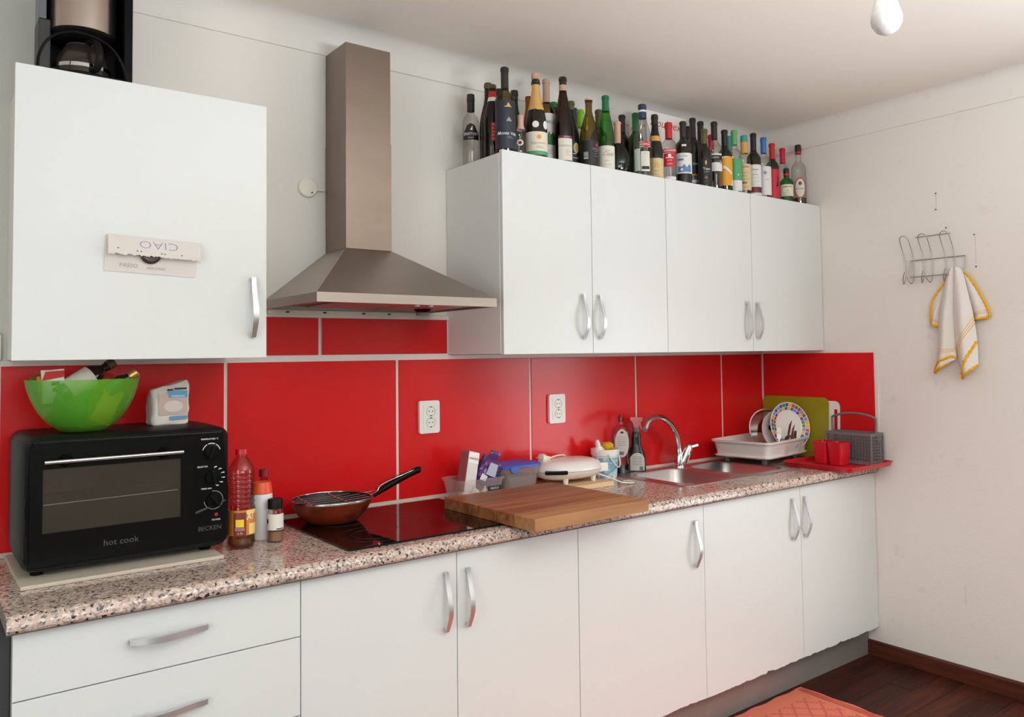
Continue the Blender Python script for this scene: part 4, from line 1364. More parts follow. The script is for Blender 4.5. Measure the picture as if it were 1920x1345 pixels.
def plain_plate(t, R):
    part('dish', L([(r * R, z) for r, z in PP], seg=48), mat('lilac_white_glaze', (0.60, 0.53, 0.54), 0.2), t)


def mosaic_plate(t, R):
    part('dish', L([(r * R, z) for r, z in PP], seg=64), M_PLATE, t)
    bms = [NB() for _ in TC]
    r = random.Random(5)
    f = lambda q: 0.0056 + (q - 0.64) / 0.35 * 0.013
    last = None
    for q0, q1, n, ph in ((0.815, 0.955, 34, 0.0), (0.68, 0.795, 30, 0.05)):
        for k in range(n):
            i = r.choice([c for c in (0, 0, 4, 1, 1, 2, 3) if c != last])
            last = i
            a0, a1 = 2 * PI * (k + 0.06) / n + ph, 2 * PI * (k + 0.94) / n + ph
            vs = [bms[i].verts.new((R * q * math.cos(a), R * q * math.sin(a), f(q) + 0.0002)) for q, a in ((q0, a0), (q1, a0), (q1, a1), (q0, a1))]
            bms[i].faces.new(vs)
    for b, m in zip(bms, TC):
        part('mosaic', b, m, t, kind='stuff')


def pot_lid(t, R):
    part('glass', L([(0.97 * R, 0.0), (0.75 * R, 0.010), (0.4 * R, 0.018), (0, 0.020), (0, 0.022), (0.4 * R, 0.020), (0.75 * R, 0.012), (0.97 * R, 0.002)], seg=40), thin('lid_glass', (0.80, 0.74, 0.72), (0.5, 0.42, 0.4)), t)
    part('rim', lathe(NB(), [(0.955 * R, -0.002), (R, -0.002), (R, 0.004), (0.955 * R, 0.004), (0.955 * R, -0.002)], 44), M_DKST, t)
    part('knob', L([(0.009, 0.020), (0.009, 0.030), (0.017, 0.036), (0.016, 0.046), (0, 0.048)], seg=18), M_BLACK, t)


AZ = math.radians
disc('dinner_plate', 'white plate with colourful mosaic rim standing in the dish drainer', 'plate', 0.108, -0.092, 0.140, 0.117, AZ(12), AZ(253), mosaic_plate, 'plates in the drainer')
disc('dinner_plate', 'plain pale lilac plate standing behind the mosaic plate', 'plate', 0.078, -0.048, 0.118, 0.098, AZ(12), AZ(250), plain_plate, 'plates in the drainer')
disc('pot_lid', 'glass pot lid with steel rim and black knob in the dish drainer', 'lid', 0.070, 0.002, 0.122, 0.102, AZ(14), AZ(247), pot_lid)
disc('dinner_plate', 'small plate with mosaic rim lying low at the front of the drainer', 'plate', 0.075, -0.118, 0.060, 0.036, AZ(28), AZ(245), mosaic_plate, 'plates in the drainer')


def cutlery(name, label, p0, p1, w, m, m2=None, tip=None, cat='cutlery'):
    a, b = Vector(rk(*p0)), Vector(rk(*p1))
    d = b - a
    t = thing(name, label, cat, a, rot=d.to_track_quat('Z', 'Y').to_euler(), group='cutlery in the drainer')
    ln = d.length
    part('handle', loft(NB(), [[(x * s, y * s, z) for x, y in ((-w, -0.0014), (w, -0.0014), (w, 0.0014), (-w, 0.0014))] for z, s in ((0, 0.9), (ln * 0.2, 1.0), (ln * 0.55, 0.6))]), m2 or m, t)
    if tip == 'spoon':
        part('bowl', loft(NB(), [[(0.012 * s * math.cos(q * PI / 6), 0.003 * s * math.sin(q * PI / 6), z) for q in range(12)] for z, s in ((ln * 0.54, 0.25), (ln * 0.66, 0.9), (ln * 0.8, 1.15), (ln * 0.93, 0.9), (ln, 0.2))]), m, t)
    elif tip == 'fork':
        part('head', box(NB(), -0.010, 0.010, -0.001, 0.001, ln * 0.55, ln * 0.75), m, t)
        for k in range(4):
            part('tine', B(-0.0098 + k * 0.0055, -0.0070 + k * 0.0055, -0.0009, 0.0009, ln * 0.75 + 0.0003, ln), m, t)
    else:
        part('blade', prism(NB(), [(-w * 0.7, ln * 0.55), (w * 1.0, ln * 0.55), (w * 1.1, ln * 0.85), (-w * 0.5, ln), (-w * 0.7, ln)], -0.0009, 0.0009, 'xz'), m, t)
    return t


cutlery('table_knife', 'knife with dark red handle leaning against the mosaic plate', (0.006, -0.126, 0.022), (0.062, -0.132, 0.172), 0.006, M_DKST, mat('dark_red_handle', (0.16, 0.03, 0.025), 0.35))
cutlery('table_knife', 'thin steel knife beside the dark red-handled knife in the drainer', (0.03, -0.132, 0.022), (0.082, -0.137, 0.150), 0.005, M_DKST)
cutlery('table_fork', 'steel fork with tines up at the left of the drainer cutlery', (-0.030, -0.115, 0.022), (-0.006, -0.100, 0.140), 0.005, M_DKST, tip='fork')
cutlery('table_spoon', 'steel spoon with its bowl up in front of the mosaic plate', (0.060, -0.138, 0.022), (0.088, -0.140, 0.122), 0.005, M_DKST, tip='spoon')
cutlery('table_spoon', 'dark spoon lying low at the left of the drainer cutlery', (-0.04, -0.128, 0.022), (0.032, -0.132, 0.105), 0.006, M_DKST, tip='spoon')

# red drip tray, red cutlery cups, grey basket, boards leaning in the corner
t = thing('drip_tray', 'flat red plastic tray overhanging the worktop at the right wall', 'tray', (-0.197, -0.560, 0.9006))
part('base', loft(NB(), [rloop(0.345, 0.335, 0.02, 0.0), rloop(0.352, 0.342, 0.022, 0.003), rloop(0.366, 0.356, 0.024, 0.0195), rloop(0.372, 0.362, 0.026, 0.0200), rloop(0.372, 0.362, 0.026, 0.0225), rloop(0.360, 0.350, 0.023, 0.0225), rloop(0.346, 0.336, 0.02, 0.005)]), M_REDP, t)
t.rotation_euler = (0, 0, math.radians(0))
TZ = 0.9066
t = thing('cutlery_cup', 'pair of joined red plastic cutlery cups on the red tray', 'cup', (-0.197, -0.530, TZ), rz=math.radians(-4))
for s, nm in ((-1, 'near'), (1, 'far')):
    bm = NB()
    lp = []
    for w, z in ((0.062, 0), (0.066, 0.002), (0.080, 0.100), (0.082, 0.1005), (0.082, 0.104), (0.077, 0.104), (0.062, 0.004)):
        lp.append([(a, b + s * 0.041, z) for a, b in rrect(w, w * 0.98, 0.010, 4)])
    part('cup', loft(bm, lp), M_REDP, t)
t = thing('cutlery_basket', 'grey dishwasher cutlery basket with arched handle on the red tray by the right wall', 'basket', (-0.085, -0.580, TZ))
BWX, BWY, BH = 0.052, 0.115, 0.145


def mesh_wall(bm, p0, p1, z0, z1, nx, nz, th=0.0028):
    """slotted wall between two corners: thin verticals and horizontals"""
    p0, p1 = Vector(p0), Vector(p1)
    for k in range(nx + 1):
        q = p0.lerp(p1, k / nx)
        box(bm, q.x - th / 2, q.x + th / 2, q.y - th / 2, q.y + th / 2, z0, z1)
    for k in range(nz + 1):
        z = z0 + (z1 - z0) * k / nz
        a, b = sorted((p0.x, p1.x)), sorted((p0.y, p1.y))
        box(bm, a[0] - th / 2, a[1] + th / 2, b[0] - th / 2, b[1] + th / 2, z - th / 2, z + th / 2)


part('bottom_band', B(-BWX, BWX, -BWY, BWY, 0.0, 0.018, 0.003), M_GREYP, t)
for a in (((-BWX, -BWY), (BWX, -BWY)), ((-BWX, BWY), (BWX, BWY))):
    bm = NB()
    mesh_wall(bm, (*a[0], 0), (*a[1], 0), 0.018, BH - 0.012, 7, 8)
    part('end_grid', bm, M_GREYP, t)
for xx in (-BWX, BWX):
    bm = NB()
    mesh_wall(bm, (xx, -BWY, 0), (xx, BWY, 0), 0.018, BH - 0.012, 15, 8)
    part('side_grid', bm, M_GREYP, t)
bm = NB()
for x0, x1, y0, y1 in ((-BWX - 0.003, BWX + 0.003, -BWY - 0.003, -BWY + 0.006), (-BWX - 0.003, BWX + 0.003, BWY - 0.006, BWY + 0.003), (-BWX - 0.003, -BWX + 0.006, -BWY + 0.006, BWY - 0.006), (BWX - 0.006, BWX + 0.003, -BWY + 0.006, BWY - 0.006)):
    box(bm, x0, x1, y0, y1, BH - 0.014, BH, 0.0015, 1)
for xx, yy in ((-BWX, -BWY), (BWX, -BWY), (-BWX, BWY), (BWX, BWY)):
    box(bm, xx - 0.004, xx + 0.004, yy - 0.004, yy + 0.004, 0.016, BH - 0.010, 0.001, 1)
part('frame', bm, M_GREYP, t)
part('divider', B(-0.0015, 0.0015, -BWY + 0.007, BWY - 0.007, 0.018, BH - 0.016), M_GREYP, t)
hp = [(0, -0.112, BH - 0.002), (0, -0.113, BH + 0.055), (0, -0.108, BH + 0.068), (0, -0.06, BH + 0.082), (0, 0, BH + 0.087), (0, 0.06, BH + 0.082), (0, 0.108, BH + 0.068), (0, 0.113, BH + 0.055), (0, 0.112, BH - 0.002)]
lp = []
for q in smooth_path(hp, 4):
    lp.append(q)
part('handle', tube(NB(), lp, 0.0058, 8), M_GREYP, t)

t = thing('cutting_board', 'olive green flexible cutting mat leaning on the corner tiles behind the plates', 'board', (-0.040, -0.212, 0.9035), rot=(0, math.radians(4.6), 0))
part('sheet', prism(NB(), [(a, b) for a, b in rrect(0.392, 0.300, 0.03, 5, 0, 0.150)], -0.0018, 0.0018, 'yz', 0.0008), mat('olive_mat', (0.30, 0.27, 0.012), 0.4), t)
t = thing('cutting_board', 'white plastic cutting board with handle slot leaning behind the green mat', 'board', (-0.0225, -0.315, 0.9030), rot=(0, math.radians(2.0), 0))
bm = plate_holes(NB(), rrect(0.300, 0.283, 0.028, 5, 0, 0.1425), [rrect(0.020, 0.110, 0.009, 4, -0.128, 0.190)], -0.002, 0.002)
part('sheet', bm, M_PWHITE, t)

# ------------------------------------------------------------------ right wall: wire rack and towel
t = thing('wire_hook_rack', 'grey wire hook rack hanging on the right wall', 'hook rack', (0, -0.95, 1.84))
bm = NB()
X = -0.006
tube(bm, [(X, 0.084, 0.105), (X, -0.075, 0.105)], 0.0018, 8)
for z, x in ((0.0, X), (-0.076, X - 0.012)):
    tube(bm, [(x, 0.108, z), (x, -0.137, z)], 0.002, 8)
for y in (0.108, -0.137):
    tube(bm, [(X, y, 0.0), (X - 0.012, y, -0.076)], 0.002, 8)
part('frame', bm, M_WIRE, t)
for k, yc in enumerate((0.112, 0.026, -0.072)):
    for s in (-1, 1):
        pass
    h = 0.019
    pts = [(-0.052, yc + h - 0.012, -0.062), (-0.048, yc + h - 0.006, -0.085), (-0.030, yc + h, -0.106), (-0.012, yc + h - 0.002, -0.06), (X - 0.004, yc + h, 0.0), (X - 0.014, yc + h + 0.008, 0.050), (-0.040, yc + h + 0.010, 0.098),
           (-0.046, yc + 0.010, 0.113), (-0.040, yc - h + 0.010, 0.098), (X - 0.014, yc - h + 0.004, 0.050), (X - 0.004, yc - h, 0.0), (-0.012, yc - h - 0.002, -0.06), (-0.030, yc - h, -0.106), (-0.048, yc - h + 0.012, -0.085), (-0.052, yc - h + 0.014, -0.062)]
    part('hook', tube(NB(), smooth_path(pts, 5), 0.0019, 8), M_WIRE, t)
    tie = part('hook_tip', tube(NB(), [(-0.052, yc + h - 0.012, -0.062), (-0.054, yc, -0.052), (-0.052, yc - h + 0.014, -0.062)], 0.0019, 8), M_WIRE, t)

t = thing('tea_towel', 'white tea towel with yellow crocheted border and stripes hanging from the wire rack', 'towel', (-0.055, -1.045, 1.79))
TO = Vector((-0.055, -1.045, 1.79))
M_TOW = mat('towel_cloth', (0.76, 0.72, 0.68), 0.95, bump=0.7, bscale=350, var=0.03, vscale=40)
M_YEL = mat('yellow_crochet', (0.80, 0.42, 0.015), 0.9, bump=0.8, bscale=250)
M_STR = mat('orange_yellow_stripe', (0.80, 0.44, 0.13), 0.9)
PAN = {
    'A': ([(-1.0382, 1.7786), (-1.0058, 1.7362), (-0.9619, 1.6801), (-0.9392, 1.6393), (-0.9302, 1.5833), (-0.9306, 1.5516)], [(-1.0381, 1.7751), (-1.0183, 1.6971), (-0.9952, 1.6291), (-0.9799, 1.588), (-0.9731, 1.5534), (-0.971, 1.5312)], 0.016, 0.012),
    'D': ([(-1.0754, 1.7752), (-1.085, 1.6913), (-1.095, 1.6499), (-1.103, 1.6088), (-1.112, 1.5814), (-1.1187, 1.5622)], [(-1.0832, 1.7677), (-1.1076, 1.7383), (-1.1386, 1.6817), (-1.1629, 1.633), (-1.1819, 1.5885), (-1.1799, 1.5666)], 0.016, 0.012),
    'B': ([(-1.0317, 1.7896), (-1.0146, 1.7529), (-0.9927, 1.6571), (-0.9783, 1.5811), (-0.9643, 1.435), (-0.949, 1.3374)], [(-1.0489, 1.7914), (-1.0466, 1.7226), (-1.0415, 1.6127), (-1.0412, 1.5233), (-1.0441, 1.4477), (-1.049, 1.3928)], 0.034, 0.030),
    'C': ([(-1.0489, 1.7914), (-1.0452, 1.7227), (-1.0415, 1.6127), (-1.0412, 1.5233), (-1.047, 1.4339), (-1.0677, 1.3077)], [(-1.0658, 1.7899), (-1.0832, 1.7677), (-1.1051, 1.6636), (-1.1246, 1.561), (-1.1352, 1.4663), (-1.1382, 1.3657)], 0.034, 0.030)}


def sheet_fn(key):
    lf, rt, base, bulge = PAN[key]
    LP = smooth_path([(0, *p) for p in lf], 8)
    RP = smooth_path([(0, *p) for p in rt], 8)

    def f(s, v):
        """s across 0..1, v down 0..1"""
        k = v * (len(LP) - 1)
        i = min(int(k), len(LP) - 2)
        w = k - i
        a = LP[i].lerp(LP[i + 1], w)
        b = RP[i].lerp(RP[i + 1], w)
        p = a.lerp(b, s)
        x = -(base + bulge * math.sin(PI * s) * (0.35 + 0.65 * min(1, v * 1.6)) + 0.004 * math.sin(9 * s + 5 * v) * v)
        return Vector((x, p.y, p.z)) - TO
    return f


def cloth(fn, th=0.003, ns=14, nv=30):
    bm = NB()
    fr = [[bm.verts.new(fn(i / ns, j / nv)) for i in range(ns + 1)] for j in range(nv + 1)]
    bk = [[bm.verts.new(fn(i / ns, j / nv) + Vector((th, 0, 0))) for i in range(ns + 1)] for j in range(nv + 1)]
    for j in range(nv):
        for i in range(ns):
            bm.faces.new((fr[j][i], fr[j][i + 1], fr[j + 1][i + 1], fr[j + 1][i]))
            bm.faces.new((bk[j][i], bk[j + 1][i], bk[j + 1][i + 1], bk[j][i + 1]))
    for j in range(nv):
        for c in (0, ns):
            bm.faces.new((fr[j][c], bk[j][c], bk[j + 1][c], fr[j + 1][c]))
    for i in range(ns):
        for c in (0, nv):
            bm.faces.new((fr[c][i], fr[c][i + 1], bk[c][i + 1], bk[c][i]))
    return bm


FN = {k: sheet_fn(k) for k in PAN}
for k in 'ADBC':
    part('cloth_fold', cloth(FN[k]), M_TOW, t, angle=60)


def scallop(pts, r=0.0058):
    P = smooth_path(pts, 6)
    return tube(NB(), P, [r * (1.0 + 0.28 * math.sin(i * 2.1)) for i in range(len(P))], 8)


fA, fB, fCc, fD = FN['A'], FN['B'], FN['C'], FN['D']
o = Vector((-0.001, 0, 0))
part('border', scallop([fA(0, v) for v in (0.12, 0.25, 0.4, 0.55, 0.7, 0.85, 1.0)] + [fA(s, 1) for s in (0.4, 0.7, 1.0)]), M_YEL, t)
part('border', scallop([fD(1, v) for v in (0.02, 0.2, 0.35, 0.5, 0.65, 0.8, 0.95)] + [fD(s, 1) for s in (0.95, 0.6, 0.3, 0.0)]), M_YEL, t)
# left lobe: border along its rolled lower edge
low = [fB(s, 1) for s in (1, 0.75, 0.5, 0.25, 0.0)]
part('border', scallop([fB(1, 0.985)] + [fB(s, 0.93) for s in (0.8, 0.55, 0.3)] + [fB(0.02, 0.97), fB(0.05, 1.0) + Vector((0, 0.002, -0.008)), fB(0.35, 1.0) + Vector((0.004, 0, -0.002)), fB(0.75, 1.0) + Vector((0.004, 0, 0.0))]), M_YEL, t)
part('border', scallop([fCc(1, 0.80), fCc(0.75, 0.86), fCc(0.5, 0.91), fCc(0.25, 0.95), fCc(0.02, 0.99)]), M_YEL, t)
part('border', scallop([fCc(s, 1) for s in (0.0, 0.3, 0.6, 0.85, 1.0)]), M_YEL, t)


def stripe(fn, pts, w=0.0022):
    return tube(NB(), [fn(s, v) + Vector((-0.0004, 0, 0)) for s, v in pts], w * 0.5, 6)


for d in (0, 0.022, 0.044):
    part('stripe', stripe(fA, [(s, 0.77 + d * 1.6 + 0.05 * s) for s in [k / 8 for k in range(9)]]), M_STR, t)
    part('stripe', stripe(fD, [(s, 0.76 + d * 1.6 - 0.04 * s) for s in [k / 8 for k in range(9)]]), M_STR, t)
    part('stripe', stripe(fB, [(s, 0.80 + d * 0.8 + 0.03 * s) for s in [k / 10 for k in range(11)]]), M_STR, t)
    part('stripe', stripe(fCc, [(s, 0.80 + d * 1.3 - 0.22 * s) for s in [k / 10 for k in range(11)]], 0.003), M_STR, t)

# nail marks left in the right wall
for n, (y, z, lab) in enumerate(((-0.9647, 2.131, 'nail hole highest on the right wall above the wire rack'), (-0.9623, 2.060, 'nail with a dark scratch just above the wire rack'), (-1.0045, 1.972, 'small nail at the top edge of the wire rack'),
                                 (-1.1244, 1.927, 'dark nail right of the wire rack'), (-1.128, 1.788, 'nail above the towel at the right'))):
    o = part('nail', L([(0.0026, 0), (0.003, 0.003), (0.0015, 0.006), (0, 0.0062)], seg=10), mat('rusty_nail', (0.05, 0.035, 0.03), 0.6, 0.4))
    o.location, o.rotation_euler = (-0.0005, y, z), (0, -PI / 2, 0)
    o['label'], o['category'], o['group'] = lab, 'nail', 'nails in the right wall'
for n, (y, z0, z1) in enumerate(((-0.9635, 2.070, 2.128), (-1.127, 1.80, 1.92), (-1.035, 0.33, 0.42))):
    struct('scratch', B(-0.0006, 0.0, y - 0.0009, y + 0.0009, z0, z1), mat('wall_scratch', (0.55, 0.50, 0.47), 0.8), wall_right)
# ------------------------------------------------------------------ left end of the back wall
struct('wall_shade_strip', B(XL, -3.3055, -0.0025, 0.0, 1.439, 2.501), M_GREY, wall_back)  # shade beside coffee maker and cabinet, put into the wall colour
struct('wall_shade_strip', B(XL, -3.3945, -0.0025, 0.0, 0.0, 1.438), M_GREY, wall_back)
t = thing('light_switch', 'cream wall switch plate at the left edge beside the wall cabinet', 'switch', (-3.4225, -0.0028, 1.4755))
part('plate', prism(NB(), rrect(0.072, 0.088, 0.012), -0.010, 0.0, 'xz', 0.003), M_CREAM, t)
part('rocker', prism(NB(), rrect(0.040, 0.056, 0.004), -0.0135, -0.0098, 'xz', 0.001), M_CREAM, t)

# ------------------------------------------------------------------ note on the left wall cabinet
t = thing('paper_note', 'torn squared-paper note with handwriting stuck on the left wall cabinet door', 'note', (-3.085, -0.3795, 1.709), rot=(0, math.radians(2.0), 0))
M_NOTE = mat('squared_paper', (0.72, 0.675, 0.645), 0.9)


def paper(x0, x1, z0, z1, yfun, torn=0, n=30, m=8, seed=1):
    r = random.Random(seed)
    bm = NB()
    off = [r.uniform(-torn, torn) for _ in range(n + 1)]
    g2 = [[], []]
    for q, dy in ((0, 0.0), (1, 0.0004)):
        for j in range(m + 1):
            row = []
            for i in range(n + 1):
                x = x0 + (x1 - x0) * i / n
                zb = z0 + off[i]
                z = zb + (z1 - zb) * j / m
                row.append(bm.verts.new((x, yfun(x, (z - z0) / (z1 - z0)) + dy, z)))
            g2[q].append(row)
    for q in (0, 1):
        for j in range(m):
            for i in range(n):
                bm.faces.new((g2[q][j][i], g2[q][j][i + 1], g2[q][j + 1][i + 1], g2[q][j + 1][i]))
    for j in range(m):
        for i in (0, n):
            bm.faces.new((g2[0][j][i], g2[1][j][i], g2[1][j + 1][i], g2[0][j + 1][i]))
    for i in range(n):
        for j in (0, m):
            bm.faces.new((g2[0][j][i], g2[0][j][i + 1], g2[1][j][i + 1], g2[1][j][i]))
    return bm


part('sheet', paper(-0.112, 0.108, -0.048, 0.046, lambda x, v: -0.0012 - 0.003 * v, 0.0005), M_NOTE, t)
fold_y = lambda x, v: -0.0045 - 0.016 * math.sin((1 - v) * PI / 2) ** 0.8
fl = part('folded_flap', paper(-0.108, 0.116, -0.004, 0.047, fold_y, 0.0026, 72, 10, 4), M_NOTE, t, 'torn folded-over flap')
MP = mat('violet_ink', (0.30, 0.27, 0.46), 0.7)
ff = lambda x, z: (x, fold_y(x, max(0, min(1, (z + 0.004) / 0.051))) - 0.0006, z)
text('lettering', 'CIAO', 0.030, MP, fl, ff, 0.012, 0.028, rot=PI, xs=1.35, bold=-0.035)
text('lettering', 'PASSO', 0.015, mat('pencil', (0.40, 0.36, 0.35), 0.8), t, lambda x, z: (x, -0.0012 - 0.003 * (z + 0.048) / 0.094 - 0.0006, z), -0.056, -0.030)
text('lettering', 'ARRIVARE', 0.0105, mat('pencil', (0.40, 0.36, 0.35), 0.8), t, lambda x, z: (x, -0.0012 - 0.003 * (z + 0.048) / 0.094 - 0.0006, z), 0.010, -0.033)
bm = NB()
for x, z in ((-0.085, 0.0115), (-0.040, 0.008), (-0.031, 0.007), (0.018, 0.006), (0.026, 0.0055), (0.068, 0.006)):
    shape(ell(x, z, 0.0022, 0.0014, 8), ff, bm)
part('punch_hole', bm, M_INK, fl)
part('button', L([(0.0, 0.0005), (0.026, 0.0005), (0.026, 0.004), (0.02, 0.009), (0, 0.010)], seg=28, mtx=Matrix.Translation((-0.006, -0.004, 0.004)) @ Euler((PI / 2, 0, 0)).to_matrix().to_4x4()), mat('dark_brown_button', (0.06, 0.03, 0.025), 0.25), t, 'round dark brown button under the flap')

# ------------------------------------------------------------------ pendant bulb
t = thing('light_bulb', 'white LED bulb hanging from the ceiling at the upper right', 'bulb', (-2.083, -1.888, 2.088), rot=(math.radians(-7), math.radians(9), 0))
part('globe', L([(0, -0.031), (0.012, -0.0288), (0.0225, -0.021), (0.0290, -0.008), (0.0300, 0.002), (0.0280, 0.013), (0.0255, 0.018)], seg=32), mat('opal_plastic', (0.70, 0.66, 0.67), 0.18, sub=0.3), t)
part('body', L([(0.0258, 0.0178), (0.0252, 0.022), (0.0200, 0.050), (0.0165, 0.062), (0, 0.063)], seg=32), M_PWHITE, t)
part('screw_base', L([(0.0135, 0.062), (0.0135, 0.080), (0, 0.081)], seg=20), M_ALU, t)
part('holder', L([(0.018, 0.070), (0.019, 0.074), (0.019, 0.110), (0.008, 0.122), (0, 0.122)], seg=20), M_BLACK, t)
part('cord', tube(NB(), [(0, 0, 0.12), (0.0, 0.01, 0.3), (-0.04, 0.035, 0.42), (-0.0812, 0.0626, 0.5055)], 0.003, 8), M_BLACK, t)

# ------------------------------------------------------------------ coffee maker on the left wall cabinet
t = thing('coffee_maker', 'black and steel filter coffee maker on top of the left wall cabinet', 'coffee maker', (-3.225, -0.205, 2.1603))
part('base_plate', prism(NB(), rrect(0.205, 0.19, 0.02), 0.0, 0.032, 'xy', 0.004), M_BLACK, t)
part('back_column', B(-0.10, 0.10, 0.045, 0.095, 0.032, 0.325, 0.006), M_BLACKM, t)
part('side_wall', B(0.086, 0.108, -0.080, 0.046, 0.032, 0.330, 0.004), M_BLACK, t)
part('side_wall', B(-0.108, -0.080, -0.040, 0.046, 0.032, 0.175, 0.004), mat('dark_grey_plastic', (0.03, 0.03, 0.032), 0.45), t)
part('water_gauge', B(-0.107, -0.090, -0.040, 0.046, 0.1755, 0.325, 0.003), mat('blue_grey_plastic', (0.13, 0.145, 0.16), 0.3), t)
part('filter_holder', L([(0, 0.150), (0.074, 0.150), (0.077, 0.154), (0.077, 0.325), (0, 0.325)], seg=44, c=(-0.003, -0.022, 0)), mat('polished_steel', (0.55, 0.47, 0.42), 0.28, 1.0, var=0.1, vscale=30, stretch=(1, 1, 0.1)), t)
part('holder_base', L([(0, 0.128), (0.060, 0.130), (0.079, 0.145), (0.0785, 0.153), (0.0775, 0.153)], seg=44, c=(-0.003, -0.022, 0)), M_BLACK, t)
part('top_lid', prism(NB(), rrect(0.215, 0.19, 0.03), 0.3255, 0.340, 'xy', 0.004), M_BLACK, t)
cf = part('carafe', L([(0, 0.0325), (0.060, 0.0325), (0.066, 0.040), (0.067, 0.060), (0.060, 0.088), (0.046, 0.112), (0.040, 0.120), (0.040, 0.124), (0, 0.124)], seg=40, c=(-0.004, -0.020, 0)), mat('smoked_carafe_glass', (0.035, 0.026, 0.022), 0.06), t)
part('steel_band', L([(0.0668, 0.052), (0.0685, 0.052), (0.0680, 0.062), (0.0663, 0.062)], seg=40, c=(-0.004, -0.020, 0)), M_CHROME, cf)
hp = smooth_path([(0.006, -0.060, 0.128), (0.010, -0.082, 0.126), (0.018, -0.108, 0.108), (0.022, -0.116, 0.075), (0.018, -0.100, 0.048), (0.010, -0.087, 0.046)], 5)
part('carafe_handle', tube(NB(), hp, [0.010] * (len(hp) - 6) + [0.009] * 6, 10), M_BLACKM, cf)
cp = smooth_path([(-0.118, -0.115, 0.006), (-0.112, -0.112, 0.06), (-0.085, -0.118, 0.105), (-0.03, -0.125, 0.125), (0.035, -0.122, 0.112), (0.075, -0.112, 0.07), (0.092, -0.108, 0.005)], 7)
part('cord', tube(NB(), cp, 0.0036, 8), M_BLACK, t)

# ------------------------------------------------------------------ rug
bm = NB()
nx, ny = 60, 40
rr = random.Random(9)
x0, x1, y0, y1 = -2.45, -0.588, -1.55, -0.606
top = []
for j in range(ny + 1):
    row = []
    for i in range(nx + 1):
        ex = 0.004 * math.sin(j * 0.9) * (i in (0, nx)) + 0.0
        ey = 0.004 * math.sin(i * 1.3) * (j in (0, ny))
        row.append(bm.verts.new((x0 + (x1 - x0) * i / nx + ex, y0 + (y1 - y0) * j / ny + ey, 0.0075 + 0.0012 * math.sin(i * 0.7) * math.cos(j * 0.5))))
    top.append(row)
for j in range(ny):
    for i in range(nx):
        bm.faces.new((top[j][i], top[j][i + 1], top[j + 1][i + 1], top[j + 1][i]))
edge = [top[0][i] for i in range(nx)] + [top[j][nx] for j in range(ny)] + [top[ny][i] for i in range(nx, 0, -1)] + [top[j][0] for j in range(ny, 0, -1)]
low = [bm.verts.new((v.co.x, v.co.y, 0.0004)) for v in edge]
for i in range(len(edge)):
    j = (i + 1) % len(edge)
    bm.faces.new((edge[i], low[i], low[j], edge[j]))
for f in bm.faces:
    c0 = f.calc_center_median()
    f.material_index = 1 if (c0.x < x1 - 0.075 and c0.y < y1 - 0.06 and c0.z > 0.005) else 0
o = part('rug', bm, M_RUGB)
o.data.materials.append(M_RUG)
o['label'], o['category'] = 'coral red woven rug with diamond pattern on the dark parquet by the plinth', 'rug'
bm = NB()
for k in range(3):
    box(bm, x1 - 0.016 - k * 0.012, x1 - 0.012 - k * 0.012, y0 + 0.01, y1 - 0.01, 0.0088, 0.0098)
part('border_stripe', bm, mat('rug_stripe', (0.52, 0.10, 0.07), 0.95), o)

# ------------------------------------------------------------------ bottles and carton on the right wall cabinets
BZ = 2.1553
CAMXY = (-3.5872, -2.7033)
PROFILES = {   # (radius factor, height factor) from the bottom up; neck radius is given in metres
    'bordeaux': [(0.55, 0), (0.93, 0.004), (1, 0.02), (1, 0.60), (0.97, 0.635), (0.84, 0.67), (0.62, 0.70), (0.47, 0.725), ('n', 0.76), ('n', 0.955), ('l', 0.957), ('l', 0.985), ('n', 1.0)],
    'burgundy': [(0.55, 0), (0.93, 0.004), (1, 0.02), (1, 0.46), (0.96, 0.52), (0.84, 0.60), (0.66, 0.68), (0.50, 0.75), ('n', 0.82), ('n', 0.945), ('l', 0.95), ('l', 0.985), ('n', 1.0)],
    'hock': [(0.55, 0), (0.93, 0.004), (1, 0.02), (1, 0.44), (0.95, 0.52), (0.80, 0.62), (0.62, 0.71), (0.48, 0.79), ('n', 0.86), ('n', 0.955), ('l', 0.96), ('l', 0.985), ('n', 1.0)],
    'sparkling': [(0.55, 0), (0.93, 0.004), (1, 0.02), (1, 0.42), (0.96, 0.48), (0.82, 0.58), (0.62, 0.68), (0.48, 0.76), (0.40, 0.84), ('n', 0.88), ('n', 0.93), ('l', 0.94), ('l', 0.965), ('n', 1.0)],
    'spirit': [(0.6, 0), (0.94, 0.004), (1, 0.02), (1, 0.60), (0.97, 0.64), (0.83, 0.685), (0.60, 0.715), ('n', 0.745), ('n', 0.90), ('l', 0.905), ('l', 0.945), ('n', 1.0)],
    'beer': [(0.6, 0), (0.94, 0.004), (1, 0.02), (1, 0.52), (0.96, 0.58), (0.78, 0.68), (0.56, 0.76), ('n', 0.86), ('n', 0.955), ('l', 0.96), ('l', 0.985), ('n', 1.0)],
}
